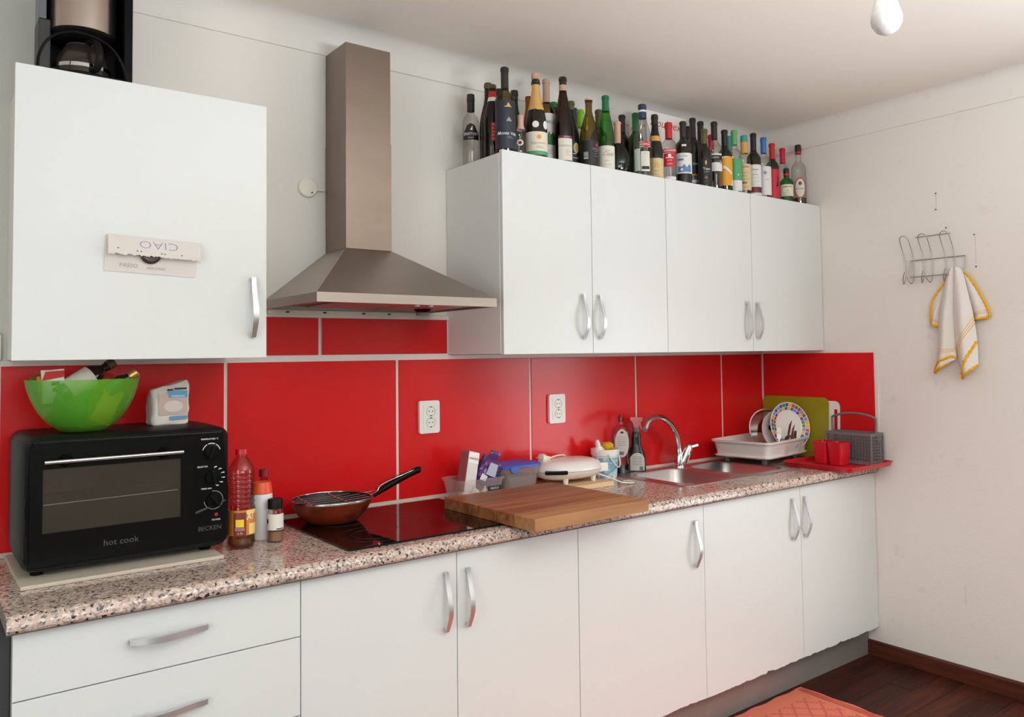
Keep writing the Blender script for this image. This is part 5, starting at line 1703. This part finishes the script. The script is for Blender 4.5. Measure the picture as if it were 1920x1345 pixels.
GL = {
    'clear': thin('clear_glass', (0.97, 0.96, 0.95), (0.66, 0.64, 0.62), 0.04, 1.5),
    'olive': thin('olive_glass', (0.46, 0.37, 0.10), (0.20, 0.15, 0.04), 0.06, 1.3),
    'brown': thin('brown_glass', (0.20, 0.11, 0.045), (0.07, 0.04, 0.02), 0.06, 1.3),
    'dark': mat('dark_bottle_glass', (0.012, 0.011, 0.008), 0.08),
    'green': thin('bright_green_glass', (0.26, 0.66, 0.20), (0.08, 0.34, 0.06), 0.05, 1.3),
    'deepgreen': thin('deep_green_glass', (0.09, 0.34, 0.10), (0.03, 0.14, 0.04), 0.05, 1.3),
    'amber': thin('amber_glass', (0.60, 0.28, 0.06), (0.3, 0.12, 0.03), 0.06, 1.3),
}


def C(name, col, rough=0.4, metal=0.0):
    return mat(name, col, rough, metal)


CAP = {'black': C('black_capsule', (0.018, 0.017, 0.016), 0.35), 'red': C('red_capsule', (0.50, 0.015, 0.02)), 'pink': C('pink_foil', (0.62, 0.36, 0.30), 0.35), 'green': C('green_capsule', (0.01, 0.15, 0.05)),
       'lime': C('lime_capsule', (0.22, 0.50, 0.02)), 'navy': C('navy_capsule', (0.02, 0.045, 0.09)), 'blue': C('blue_capsule', (0.03, 0.17, 0.45)), 'gold': C('gold_foil', (0.72, 0.43, 0.14), 0.35, 0.3), 'tan': C('tan_capsule', (0.50, 0.33, 0.22)),
       'teal': C('teal_cap', (0.05, 0.33, 0.30)), 'lgreen': C('light_green_capsule', (0.12, 0.38, 0.13)), 'white': M_PWHITE, 'olive': C('olive_capsule', (0.10, 0.085, 0.03)), 'orange': C('orange_band', (0.68, 0.36, 0.09)), 'dkred': C('bright_red_capsule', (0.62, 0.01, 0.04)), 'cork': C('cork', (0.60, 0.36, 0.24), 0.8)}
LBL = {'cream': C('label_cream', (0.72, 0.68, 0.58), 0.6), 'white': C('label_white', (0.76, 0.75, 0.73), 0.6), 'navy': C('label_navy', (0.018, 0.022, 0.035), 0.5), 'black': C('label_black', (0.014, 0.014, 0.014), 0.5),
       'beige': C('label_beige', (0.66, 0.52, 0.28), 0.6), 'red': C('label_red', (0.56, 0.012, 0.03), 0.5), 'green': C('label_green', (0.08, 0.36, 0.14), 0.5), 'orange': C('label_orange', (0.76, 0.34, 0.02), 0.5), 'mint': C('label_mint', (0.60, 0.70, 0.62), 0.5),
       'gold': C('label_gold', (0.62, 0.40, 0.12), 0.4), 'dkgreen': C('label_dark_green', (0.05, 0.15, 0.04), 0.5), 'grey': C('label_grey', (0.30, 0.29, 0.28), 0.6), 'blue': C('label_blue', (0.12, 0.22, 0.46), 0.5), 'maroon': C('label_maroon', (0.14, 0.02, 0.04), 0.5),
       'brown': C('label_brown', (0.28, 0.12, 0.05), 0.5), 'ink': M_INK, 'print': M_WPRINT}


def bottle(lab, x, y, h, r, prof, glass, off=0.0, neck=0.0135, lip=0.0152, cap=None, bands=(), labels=(), extra=None):
    """cap: (material, from height, extra height); bands: neck sleeves (material, z0, z1); labels: (material, half-width deg, z0, z1, [prints])"""
    a = math.atan2(CAMXY[1] - y, CAMXY[0] - x)
    t = thing('bottle', lab, 'bottle', (x, y, BZ), rz=a + PI / 2 + math.radians(off), group='empty bottles on the wall cabinets')
    pts = []
    for q, z in PROFILES[prof]:
        pts.append(((neck if q == 'n' else lip if q == 'l' else q * r), z * h))
    rad = lambda z: next((p[0] + (n[0] - p[0]) * (z - p[1]) / max(1e-6, n[1] - p[1]) for p, n in zip(pts, pts[1:]) if p[1] <= z <= n[1]), pts[-1][0])
    part('body', L([(0, 0.0)] + pts + [(0, h)], seg=28), GL[glass], t)

    def sleeve(z0, z1, e, top=False):
        zs = [z0] + [p[1] for p in pts if z0 < p[1] < z1] + [z1]
        pr = [(rad(z) + e, z) for z in zs]
        if top:
            pr += [(rad(z1) * 0.9, z1 + 0.0015), (0, z1 + 0.0018)]
        return L(pr, seg=26)
    if cap:
        part('capsule', sleeve(cap[1] * h, h, 0.0007, True), CAP[cap[0]], t)
    for m, z0, z1 in bands:
        part('neck_band', sleeve(z0 * h, z1 * h, 0.0010), (CAP.get(m) or LBL.get(m)), t)
    for lb in labels:
        m, hw, z0, z1 = lb[:4]
        R = r + 0.0005
        w = math.radians(hw) * r
        o = part('label', shape(rect(-w, w, z0 * h, z1 * h), bend(R, 0.0003), n=max(4, int(hw / 6))), LBL[m], t)
        for pr in (lb[4] if len(lb) > 4 else ()):
            k = pr[0]
            if k == 'text':
                _, s, sz, mm, px, pz = pr[:6]
                kw = pr[6] if len(pr) > 6 else {}
                text('lettering', s, sz, LBL[mm], o, bend(R, 0.0011), px * r, pz * h, **kw)
            elif k == 'rect':
                _, mm, xa, xb, za, zb = pr
                part('print', shape(rect(xa * r, xb * r, za * h, zb * h), bend(R, 0.0008), n=8), LBL[mm], o)
            elif k == 'ell':
                _, mm, cx, cz, rx, rz_ = pr[:6]
                part('print', shape(ell(cx * r, cz * h, rx, rz_, 20), bend(R, 0.0010 if len(pr) < 7 else pr[6]), n=5), LBL[mm], o)
            elif k == 'poly':
                _, mm, pl = pr
                part('print', shape([(p[0] * r, p[1] * h) for p in pl], bend(R, 0.0009), n=6), LBL[mm], o)
            elif k == 'lines':
                _, mm, xa, xb, za, zb, n = pr
                bm = NB()
                for i in range(n):
                    z = (za + (zb - za) * i / max(1, n - 1)) * h
                    shape(rect(xa * r, (xb - (i % 2) * 0.2) * r, z - 0.0007, z + 0.0007), bend(R, 0.0009), bm, 5)
                part('print', bm, LBL[mm], o)
    if extra:
        extra(t, h, r)
    return t


# front row and the ones behind it, from the left
def vodka_badge(t, h, r):
    pl = [(-0.95, 0.36), (0.95, 0.36), (1.0, 0.44), (0.62, 0.50), (0.42, 0.555), (0.1, 0.58), (-0.1, 0.58), (-0.42, 0.555), (-0.62, 0.50), (-1.0, 0.44)]
    o = part('label', shape([(a * r * 1.15, b * h) for a, b in pl], bend(r + 0.0005, 0.0003), n=10), LBL['black'], t)
    text('lettering', 'ERISTOFF', 0.0145, LBL['print'], o, bend(r + 0.0005, 0.0010), 0, 0.437 * h, bold=0.015)
    text('lettering', 'BLACK', 0.0075, LBL['print'], o, bend(r + 0.0005, 0.0010), 0, 0.388 * h)
    part('print', shape([(-0.10 * r, 0.49 * h), (0.18 * r, 0.49 * h), (0.20 * r, 0.55 * h), (0.05 * r, 0.525 * h)], bend(r + 0.0005, 0.0010)), LBL['print'], o)


def cork(t, h, r):
    part('cork', L([(0.0105, h - 0.004), (0.0115, h), (0.0165, h + 0.008), (0.0165, h + 0.020), (0.015, h + 0.0235), (0, h + 0.024)], seg=24), CAP['cork'], t)
    bm = NB()
    for k in range(4):
        a = k * PI / 2 + 0.4
        tube(bm, [(0.0165 * math.cos(a), 0.0165 * math.sin(a), h - 0.016), (0.0178 * math.cos(a), 0.0178 * math.sin(a), h + 0.006), (0.0150 * math.cos(a), 0.0150 * math.sin(a), h + 0.024)], 0.0006, 5)
    part('wire_cage', bm, M_WIRE, t)


def sleeve_drop(t, h, r):
    o = part('gold_seal', shape(ell(0.1 * r, 0.655 * h, 0.013, 0.015, 20), lambda x, z: ((r * 0.72 + 0.0012) * math.sin(x / (r * 0.72)), -(r * 0.72 + 0.0012 - (z - 0.655 * h) * 0.42) * math.cos(x / (r * 0.72)), z), n=4), LBL['gold'], t)


def bulge(t, h, r):
    """handled later"""


BL = bottle
BL('clear vodka bottle with black cap and black badge label, leftmost on the cabinets', -1.902, -0.1000, 0.285, 0.0320, 'spirit', 'clear', 0, 0.0140, 0.0150, ('black', 0.77), extra=vodka_badge)
BL('brown beer bottle with red and white neck band, second from the left', -1.893, -0.2350, 0.288, 0.0350, 'beer', 'brown', 8, 0.0130, 0.0145, ('olive', 0.95), [('red', 0.83, 0.91), ('white', 0.775, 0.83)],
   [('red', 16, 0.24, 0.48, [('lines', 'white', -0.2, 0.2, 0.27, 0.45, 5)])])
BL('dark brown bottle with olive mouth behind the red and white banded beer bottle', -1.863, -0.1620, 0.320, 0.0340, 'burgundy', 'brown', 0, cap=('olive', 0.93))
BL('tall olive wine bottle with navy label and white script at the cabinet corner', -1.898, -0.3220, 0.327, 0.0370, 'bordeaux', 'olive', 6, cap=('black', 0.76),
   labels=[('navy', 80, 0.07, 0.61, [('text', 'Monte Velho', 0.0165, 'print', 0.25, 0.235, {'shear': 0.3, 'bold': 0.012}), ('poly', 'gold', [(-0.25, 0.53), (0.62, 0.53), (0.42, 0.545), (0.28, 0.575), (0.16, 0.575), (0.12, 0.548)]),
                                             ('poly', 'grey', [(0.0, 0.37), (0.6, 0.37), (0.42, 0.40), (0.3, 0.42), (0.15, 0.40)]), ('lines', 'grey', 0.1, 0.8, 0.185, 0.20, 2)])])
BL('dark bottle mostly hidden behind the tall olive bottle, only its neck showing', -1.758, -0.0850, 0.338, 0.0330, 'burgundy', 'deepgreen', 0, cap=('black', 0.9))
BL('dark green bottle with sloping shoulders right behind the tall olive bottle', -1.752, -0.1800, 0.308, 0.0340, 'sparkling', 'deepgreen', 0, cap=('black', 0.88))
BL('small clear schnapps bottle with copper foil neck at the cabinet corner', -1.839, -0.3365, 0.158, 0.0225, 'burgundy', 'clear', 0, 0.0105, 0.0120, ('pink', 0.66),
   labels=[('white', 20, 0.34, 0.36, [('ell', 'cream', -0.1, 0.33, 0.012, 0.0115), ('ell', 'maroon', -0.1, 0.33, 0.007, 0.0065, 0.0014)]), ('white', 8, 0.12, 0.15)])
BL('dark sparkling wine bottle with gold neck foil, cork and cream label', -1.748, -0.3120, 0.316, 0.0420, 'sparkling', 'dark', 6, 0.0140, 0.0165, ('black', 0.94), [('gold', 0.62, 0.935)],
   [('cream', 76, 0.07, 0.345, [('text', 'Raposeira', 0.015, 'gold', 0.1, 0.21, {'shear': 0.35}), ('ell', 'orange', 0.15, 0.28, 0.0085, 0.0085), ('rect', 'green', -1.3, 1.3, 0.07, 0.115), ('lines', 'grey', -0.1, 0.7, 0.15, 0.165, 2)]),
    ('cream', 4, 0.40, 0.42, [('ell', 'white', -0.15, 0.43, 0.0125, 0.0125), ('ell', 'white', 0.85, 0.43, 0.0125, 0.016)])], extra=lambda t, h, r: (cork(t, h, r), sleeve_drop(t, h, r)))
BL('amber long-necked bottle behind the gold-necked sparkling bottle', -1.637, -0.1200, 0.322, 0.0340, 'hock', 'amber', 0)
BL('olive white wine bottle with tan capsule and green landscape label', -1.650, -0.2520, 0.353, 0.0360, 'bordeaux', 'olive', 14, cap=('tan', 0.74),
   labels=[('white', 72, 0.09, 0.60, [('text', 'VELE', 0.016, 'ink', 0.15, 0.50), ('rect', 'dkgreen', -1.2, 1.2, 0.25, 0.35), ('poly', 'dkgreen', [(-0.4, 0.35), (-0.3, 0.39), (-0.15, 0.36), (0.0, 0.40), (0.2, 0.36), (0.45, 0.39), (0.7, 0.35)]), ('lines', 'grey', -0.3, 0.5, 0.15, 0.19, 3)])])
BL('green-topped dark bottle just behind the landscape-label wine bottle', -1.544, -0.1650, 0.304, 0.0330, 'beer', 'brown', 0, cap=('green', 0.93))
BL('tall slim brown hock bottle with cream label and tan neck ring', -1.626, -0.3250, 0.346, 0.0355, 'hock', 'brown', 16, cap=('black', 0.915), bands=[('tan', 0.845, 0.912)],
   labels=[('cream', 50, 0.05, 0.295, [('text', 'PLANALTO', 0.010, 'grey', -0.1, 0.21), ('lines', 'grey', -0.1, 0.6, 0.11, 0.17, 4)]), ('maroon', 50, 0.296, 0.325, [('text', 'RESERVA', 0.006, 'print', 0.1, 0.31)])])
BL('dark bottle with gold round emblem between the hock and the pink-topped bottle', -1.524, -0.2500, 0.290, 0.0340, 'burgundy', 'dark', 28, cap=('olive', 0.88),
   labels=[('black', 60, 0.10, 0.42, [('ell', 'cream', 0.1, 0.33, 0.012, 0.020), ('ell', 'gold', 0.1, 0.33, 0.008, 0.015, 0.0014), ('text', 'VINHO', 0.009, 'print', 0.0, 0.19), ('rect', 'cream', -0.7, 0.1, 0.245, 0.255), ('ell', 'brown', 0.15, 0.11, 0.005, 0.008)])])
BL('clear bottle with navy capsule in the back row', -1.394, -0.1150, 0.319, 0.0340, 'bordeaux', 'clear', 0, cap=('navy', 0.76))
BL('clear bottle with lime green capsule in the back row', -1.431, -0.2000, 0.285, 0.0340, 'bordeaux', 'clear', 0, cap=('lime', 0.74))
BL('brown wide-shouldered bottle with pink rim and dark label', -1.493, -0.3225, 0.288, 0.0370, 'burgundy', 'olive', 8, bands=[('pink', 0.975, 0.999)],
   labels=[('black', 74, 0.05, 0.40, [('text', 'CRUZ', 0.012, 'grey', 0.62, 0.28), ('rect', 'grey', -0.75, -0.25, 0.17, 0.24), ('rect', 'white', -0.75, -0.25, 0.145, 0.160), ('ell', 'red', 0.75, 0.335, 0.006, 0.007), ('lines', 'grey', 0.4, 0.9, 0.18, 0.25, 3)])])
BL('olive bottle with dull olive capsule behind the bright green slim bottle', -1.353, -0.2250, 0.292, 0.0350, 'bordeaux', 'olive', 0, cap=('olive', 0.74))
BL('slim bright green wine bottle with green capsule and pale label', -1.404, -0.3240, 0.316, 0.0340, 'hock', 'green', 6, cap=('green', 0.80),
   labels=[('cream', 74, 0.03, 0.34, [('text', 'Capp', 0.022, 'grey', 0.1, 0.235, {'shear': 0.4}), ('text', 'Casal', 0.008, 'grey', 0.1, 0.275), ('lines', 'grey', -0.4, 0.5, 0.10, 0.15, 2)])])


def flask(t, h, r):
    """flattened round flask body"""
    b = [c for c in t.children if c.name.startswith('body')][0]
    for v in b.data.vertices:
        z = v.co.z / h
        if z < 0.62:
            k = math.sqrt(max(0.02, 1 - ((z - 0.29) / 0.34) ** 2)) * 1.32
            rr = math.hypot(v.co.x, v.co.y)
            if rr > 1e-5:
                f = max(k * r, 0.012) / max(rr, 1e-5) if rr > 0.01 else 1
                v.co.x *= f
                v.co.y *= f * 0.62
    o = part('label', shape(ell(-0.020, 0.31 * h, 0.008, 0.016, 16), lambda x, z: (x, -0.0305 + 8.0 * x * x, z)), LBL['cream'], t)
    text('lettering', '9', 0.011, LBL['print'], t, lambda x, z: (x, -0.031 + 8.0 * x * x, z), 0.004, 0.16 * h)


PROFILES['flask'] = [(0.3, 0), (0.7, 0.004), (0.9, 0.05), (1, 0.12), (1.15, 0.2), (1.2, 0.29), (1.15, 0.38), (1, 0.46), (0.7, 0.54), (0.5, 0.58), ('n', 0.64), ('n', 0.95), ('l', 0.955), ('l', 0.985), ('n', 1.0)]
BL('squat round dark green flask with pink foil neck', -1.326, -0.3080, 0.228, 0.0360, 'flask', 'deepgreen', 0, cap=('pink', 0.60), extra=flask)
BL('dark-necked wine bottle behind the green flask', -1.165, -0.1680, 0.317, 0.0355, 'bordeaux', 'brown', 0, cap=('black', 0.76))
BL('clear vermouth bottle with navy cap and red circle label', -1.190, -0.3180, 0.321, 0.0420, 'burgundy', 'clear', 14, 0.0160, 0.0172, ('navy', 0.82), [('white', 0.90, 0.925)],
   [('cream', 26, 0.10, 0.36, [('text', 'EXTRA', 0.005, 'grey', 0.0, 0.33), ('rect', 'black', -0.38, 0.38, 0.125, 0.165)]),
    ('gold', 34, 0.415, 0.485, [('ell', 'red', 0.08, 0.45, 0.0125, 0.0150), ('rect', 'ink', -0.56, 0.56, 0.430, 0.470), ('text', 'MARTINI', 0.0108, 'print', 0.0, 0.4495, {'bold': 0.02})])])
o = bpy.data.objects  # (side label of the vermouth bottle is its own sheet)
vm = [q for q in bpy.data.objects if q.get('label', '').startswith('clear vermouth')][0]
part('label', shape(rect(-0.052, -0.022, 0.035, 0.128), bend(0.0425, 0.0003), n=6), LBL['mint'], vm)
BL('clear bottle with green capsule hidden behind the vermouth bottle', -1.157, -0.2430, 0.309, 0.0340, 'bordeaux', 'deepgreen', 0, cap=('green', 0.74))
BL('small dark sparkling bottle with yellow neck label and beige label', -1.114, -0.3150, 0.292, 0.0330, 'sparkling', 'dark', 8, cap=('black', 0.86), bands=[('orange', 0.60, 0.68)],
   labels=[('beige', 74, 0.05, 0.345, [('poly', 'gold', [(-0.3, 0.20), (0.4, 0.20), (0.4, 0.24), (0.05, 0.30), (-0.3, 0.24)]), ('text', 'BRUT', 0.008, 'brown', 0.05, 0.155), ('lines', 'brown', -0.4, 0.5, 0.08, 0.11, 2)])])
BL('clear vodka bottle with red cap and red shield label', -1.040, -0.3250, 0.268, 0.0340, 'spirit', 'clear', 4, 0.0145, 0.0160, ('red', 0.74),
   labels=[('red', 60, 0.495, 0.555, [('text', 'SMIRNOFF', 0.0125, 'print', 0, 0.525, {'bold': 0.02})]), ('red', 44, 0.27, 0.48, [('text', 'VODKA', 0.007, 'print', 0, 0.31), ('ell', 'white', 0.0, 0.445, 0.007, 0.007), ('rect', 'white', -0.5, 0.5, 0.405, 0.42), ('text', 'No 21', 0.008, 'print', 0, 0.37)]), ('white', 50, 0.06, 0.11)])
BL('dark wine bottle with white label and blue sketch print', -0.947, -0.3230, 0.289, 0.0360, 'bordeaux', 'dark', 6, cap=('black', 0.76), bands=(),
   labels=[('white', 76, 0.19, 0.50, [('text', 'Levitie', 0.014, 'grey', -0.1, 0.455), ('rect', 'blue', -0.8, -0.1, 0.385, 0.415), ('poly', 'blue', [(-0.8, 0.21), (0.9, 0.21), (0.9, 0.30), (0.6, 0.33), (0.3, 0.28), (0.0, 0.33), (-0.3, 0.29), (-0.8, 0.30)]), ('ell', 'white', -0.3, 0.25, 0.006, 0.006, 0.0013)]), ('white', 16, 0.60, 0.63)])
BL('dark wine bottle with low white label under an orange line', -0.797, -0.2470, 0.348, 0.0355, 'bordeaux', 'dark', 10, cap=('black', 0.74),
   labels=[('black', 60, 0.17, 0.50, [('text', 'TONS', 0.016, 'print', 0.1, 0.375)]), ('white', 74, 0.13, 0.235, [('rect', 'orange', -1.25, 1.25, 0.228, 0.245), ('lines', 'blue', -0.5, 0.3, 0.18, 0.20, 2)])])
BL('dark bottle neck showing between the blue-sketch and orange-line bottles', -0.686, -0.1180, 0.358, 0.0340, 'bordeaux', 'brown', 0, cap=('black', 0.76))
BL('tall black-capped bottle in the second row behind the gold-lettered black label', -0.689, -0.2000, 0.362, 0.0340, 'bordeaux', 'brown', 0, cap=('black', 0.72))
BL('dark bottle with black label and pale lettering right of the orange-line bottle', -0.806, -0.3220, 0.279, 0.0310, 'bordeaux', 'dark', 10, cap=('olive', 0.76),
   labels=[('black', 70, 0.08, 0.52, [('text', 'Tapa', 0.017, 'cream', 0.1, 0.34, {'bold': 0.01}), ('text', 'de Coroas', 0.006, 'cream', 0.1, 0.29), ('ell', 'gold', 0.0, 0.44, 0.004, 0.010), ('ell', 'brown', 0.0, 0.20, 0.007, 0.005)])])
BL('clear bottle with black capsule and black and white port label', -0.714, -0.3030, 0.332, 0.0345, 'bordeaux', 'clear', 4, cap=('black', 0.76),
   labels=[('black', 60, 0.455, 0.53, [('text', 'PORTO', 0.011, 'print', 0, 0.485), ('rect', 'cream', -1.0, 1.0, 0.52, 0.545)]), ('white', 60, 0.30, 0.42, [('ell', 'grey', 0.75, 0.42, 0.005, 0.008)])])
BL('dark bottle with orange swirl label', -0.642, -0.3030, 0.306, 0.0335, 'bordeaux', 'dark', 8, cap=('black', 0.76),
   labels=[('orange', 72, 0.14, 0.58, [('poly', 'white', [(-1.1, 0.36), (-0.2, 0.40), (0.9, 0.30), (0.95, 0.335), (-0.2, 0.445), (-1.1, 0.40)]), ('poly', 'white', [(-1.2, 0.58), (-1.2, 0.50), (-0.6, 0.55), (0.5, 0.58)]), ('poly', 'white', [(1.2, 0.14), (1.2, 0.28), (0.7, 0.14)])])])
BL('red-capped bottle in the second row behind the port bottle', -0.603, -0.1900, 0.315, 0.0330, 'bordeaux', 'brown', 0, cap=('dkred', 0.76))
BL('teal-capped bottle in the second row behind the orange swirl label', -0.480, -0.2000, 0.326, 0.0335, 'bordeaux', 'clear', 0, cap=('teal', 0.76))
BL('clear rosé bottle with light green capsule and green and white label', -0.572, -0.3030, 0.317, 0.0335, 'bordeaux', 'clear', 10, cap=('lgreen', 0.78),
   labels=[('green', 60, 0.24, 0.56, [('ell', 'lgreen' if False else 'mint', 0.3, 0.32, 0.004, 0.004)]), ('white', 60, 0.08, 0.238, [('lines', 'mint', -0.4, 0.6, 0.13, 0.19, 2)])])
BL('clear rum bottle with teal cap, orange neck sleeve and beige label', -0.496, -0.3000, 0.304, 0.0300, 'spirit', 'clear', 8, 0.0150, 0.0165, ('teal', 0.90), [('orange', 0.72, 0.90)],
   [('beige', 72, 0.13, 0.54, [('text', 'Captain', 0.012, 'maroon', -0.1, 0.495, {'shear': 0.2}), ('rect', 'brown', -0.6, 0.2, 0.23, 0.26), ('lines', 'brown', -0.5, 0.5, 0.30, 0.40, 3), ('text', 'Gold', 0.008, 'brown', 0.0, 0.18)])])
BL('dark wine bottle with black capsule and white label lined in maroon', -0.429, -0.3030, 0.325, 0.0335, 'bordeaux', 'dark', 12, cap=('black', 0.74),
   labels=[('white', 70, 0.07, 0.52, [('text', 'Quinta', 0.010, 'ink', 0.0, 0.445), ('text', 'do', 0.007, 'ink', 0.0, 0.405), ('text', 'Carmo', 0.010, 'ink', 0.0, 0.37), ('lines', 'grey', -0.6, 0.6, 0.22, 0.33, 5), ('rect', 'maroon', -1.2, 1.2, 0.105, 0.19)])])
BL('clear bottle with blue capsule and white star label', -0.351, -0.3030, 0.317, 0.0335, 'bordeaux', 'clear', 8, cap=('blue', 0.76),
   labels=[('white', 74, 0.10, 0.54, [('poly', 'blue', [(-0.5, 0.44), (0.0, 0.447), (0.5, 0.44), (0.0, 0.433)]), ('poly', 'blue', [(-0.04, 0.44), (0.0, 0.50), (0.04, 0.44), (0.0, 0.38)]), ('poly', 'blue', [(-0.3, 0.48), (0.04, 0.445), (0.3, 0.40), (-0.04, 0.435)]), ('poly', 'blue', [(-0.3, 0.40), (0.04, 0.435), (0.3, 0.48), (-0.04, 0.445)]), ('text', 'LUNA', 0.008, 'grey', 0.25, 0.335)])])
BL('dark bottle with red capsule and big red label', -0.280, -0.3000, 0.299, 0.0330, 'bordeaux', 'dark', 8, cap=('red', 0.74),
   labels=[('red', 72, 0.09, 0.56, [('poly', 'black', [(0.3, 0.26), (0.8, 0.28), (0.75, 0.42), (0.55, 0.46), (0.6, 0.36)]), ('lines', 'maroon', -0.2, 0.3, 0.20, 0.23, 2)])])
BL('clear bottle with bright red screw cap behind the small green bottle', -0.076, -0.2150, 0.324, 0.0340, 'bordeaux', 'clear', 0, cap=('dkred', 0.76))
BL('small green whiskey bottle with cream label near the right end', -0.206, -0.3270, 0.180, 0.0320, 'spirit', 'green', 8, 0.0125, 0.0140, ('brown' if False else 'black', 0.86), [('red', 0.80, 0.86)],
   [('cream', 72, 0.22, 0.54, [('text', 'JAMESON', 0.010, 'ink', 0.0, 0.475, {'bold': 0.01}), ('ell', 'beige', 0.0, 0.37, 0.008, 0.008), ('lines', 'brown', -0.6, 0.6, 0.26, 0.31, 2)])])
BL('clear rum bottle with black cap and oval red-edged label, rightmost on the cabinets', -0.048, -0.2900, 0.329, 0.0365, 'spirit', 'clear', 4, 0.0145, 0.0160, ('black', 0.89), [('red', 0.865, 0.895)],
   [('cream', 20, 0.30, 0.32, [('ell', 'red', 0.1, 0.315, 0.0290, 0.053, 0.0008), ('ell', 'cream', 0.1, 0.315, 0.0245, 0.047, 0.0011), ('text', 'BACARDI', 0.0098, 'ink', 0.1, 0.30, {'bold': 0.01}), ('ell', 'ink', 0.1, 0.385, 0.008, 0.0095, 0.0014), ('ell', 'red', 0.1, 0.383, 0.004, 0.006, 0.0017), ('lines', 'grey', -0.2, 0.4, 0.245, 0.265, 2)])],
   extra=lambda t, h, r: part('residue', L([(0, 0.003), (r * 0.9, 0.004), (r * 0.96, 0.012), (r * 0.96, 0.055), (0, 0.055)], seg=24), thin('amber_residue', (0.55, 0.33, 0.18), (0.3, 0.16, 0.08)), t))

t = thing('carton', 'white appliance carton with red script behind the bottles', 'box', (-0.9305, -0.1578, BZ))
part('box', B(-0.1275, 0.1275, -0.0558, 0.0558, 0, 0.352, 0.002), mat('white_carton', (0.74, 0.71, 0.69), 0.6), t)
RS = mat('red_script', (0.56, 0.02, 0.025), 0.5)
text('lettering', 'Moulinex', 0.052, RS, t, lambda x, z: (x, -0.0564, z), -0.012, 0.303, shear=0.35, rot=0.0)
text('lettering', 'Moulinex', 0.024, RS, t, lambda x, z: (-0.1282, -x, z), -0.002, 0.285, shear=0.35)
part('print', shape(ell(-0.03, 0.19, 0.017, 0.034), lambda x, z: (-0.1282, -x, z)), RS, t)
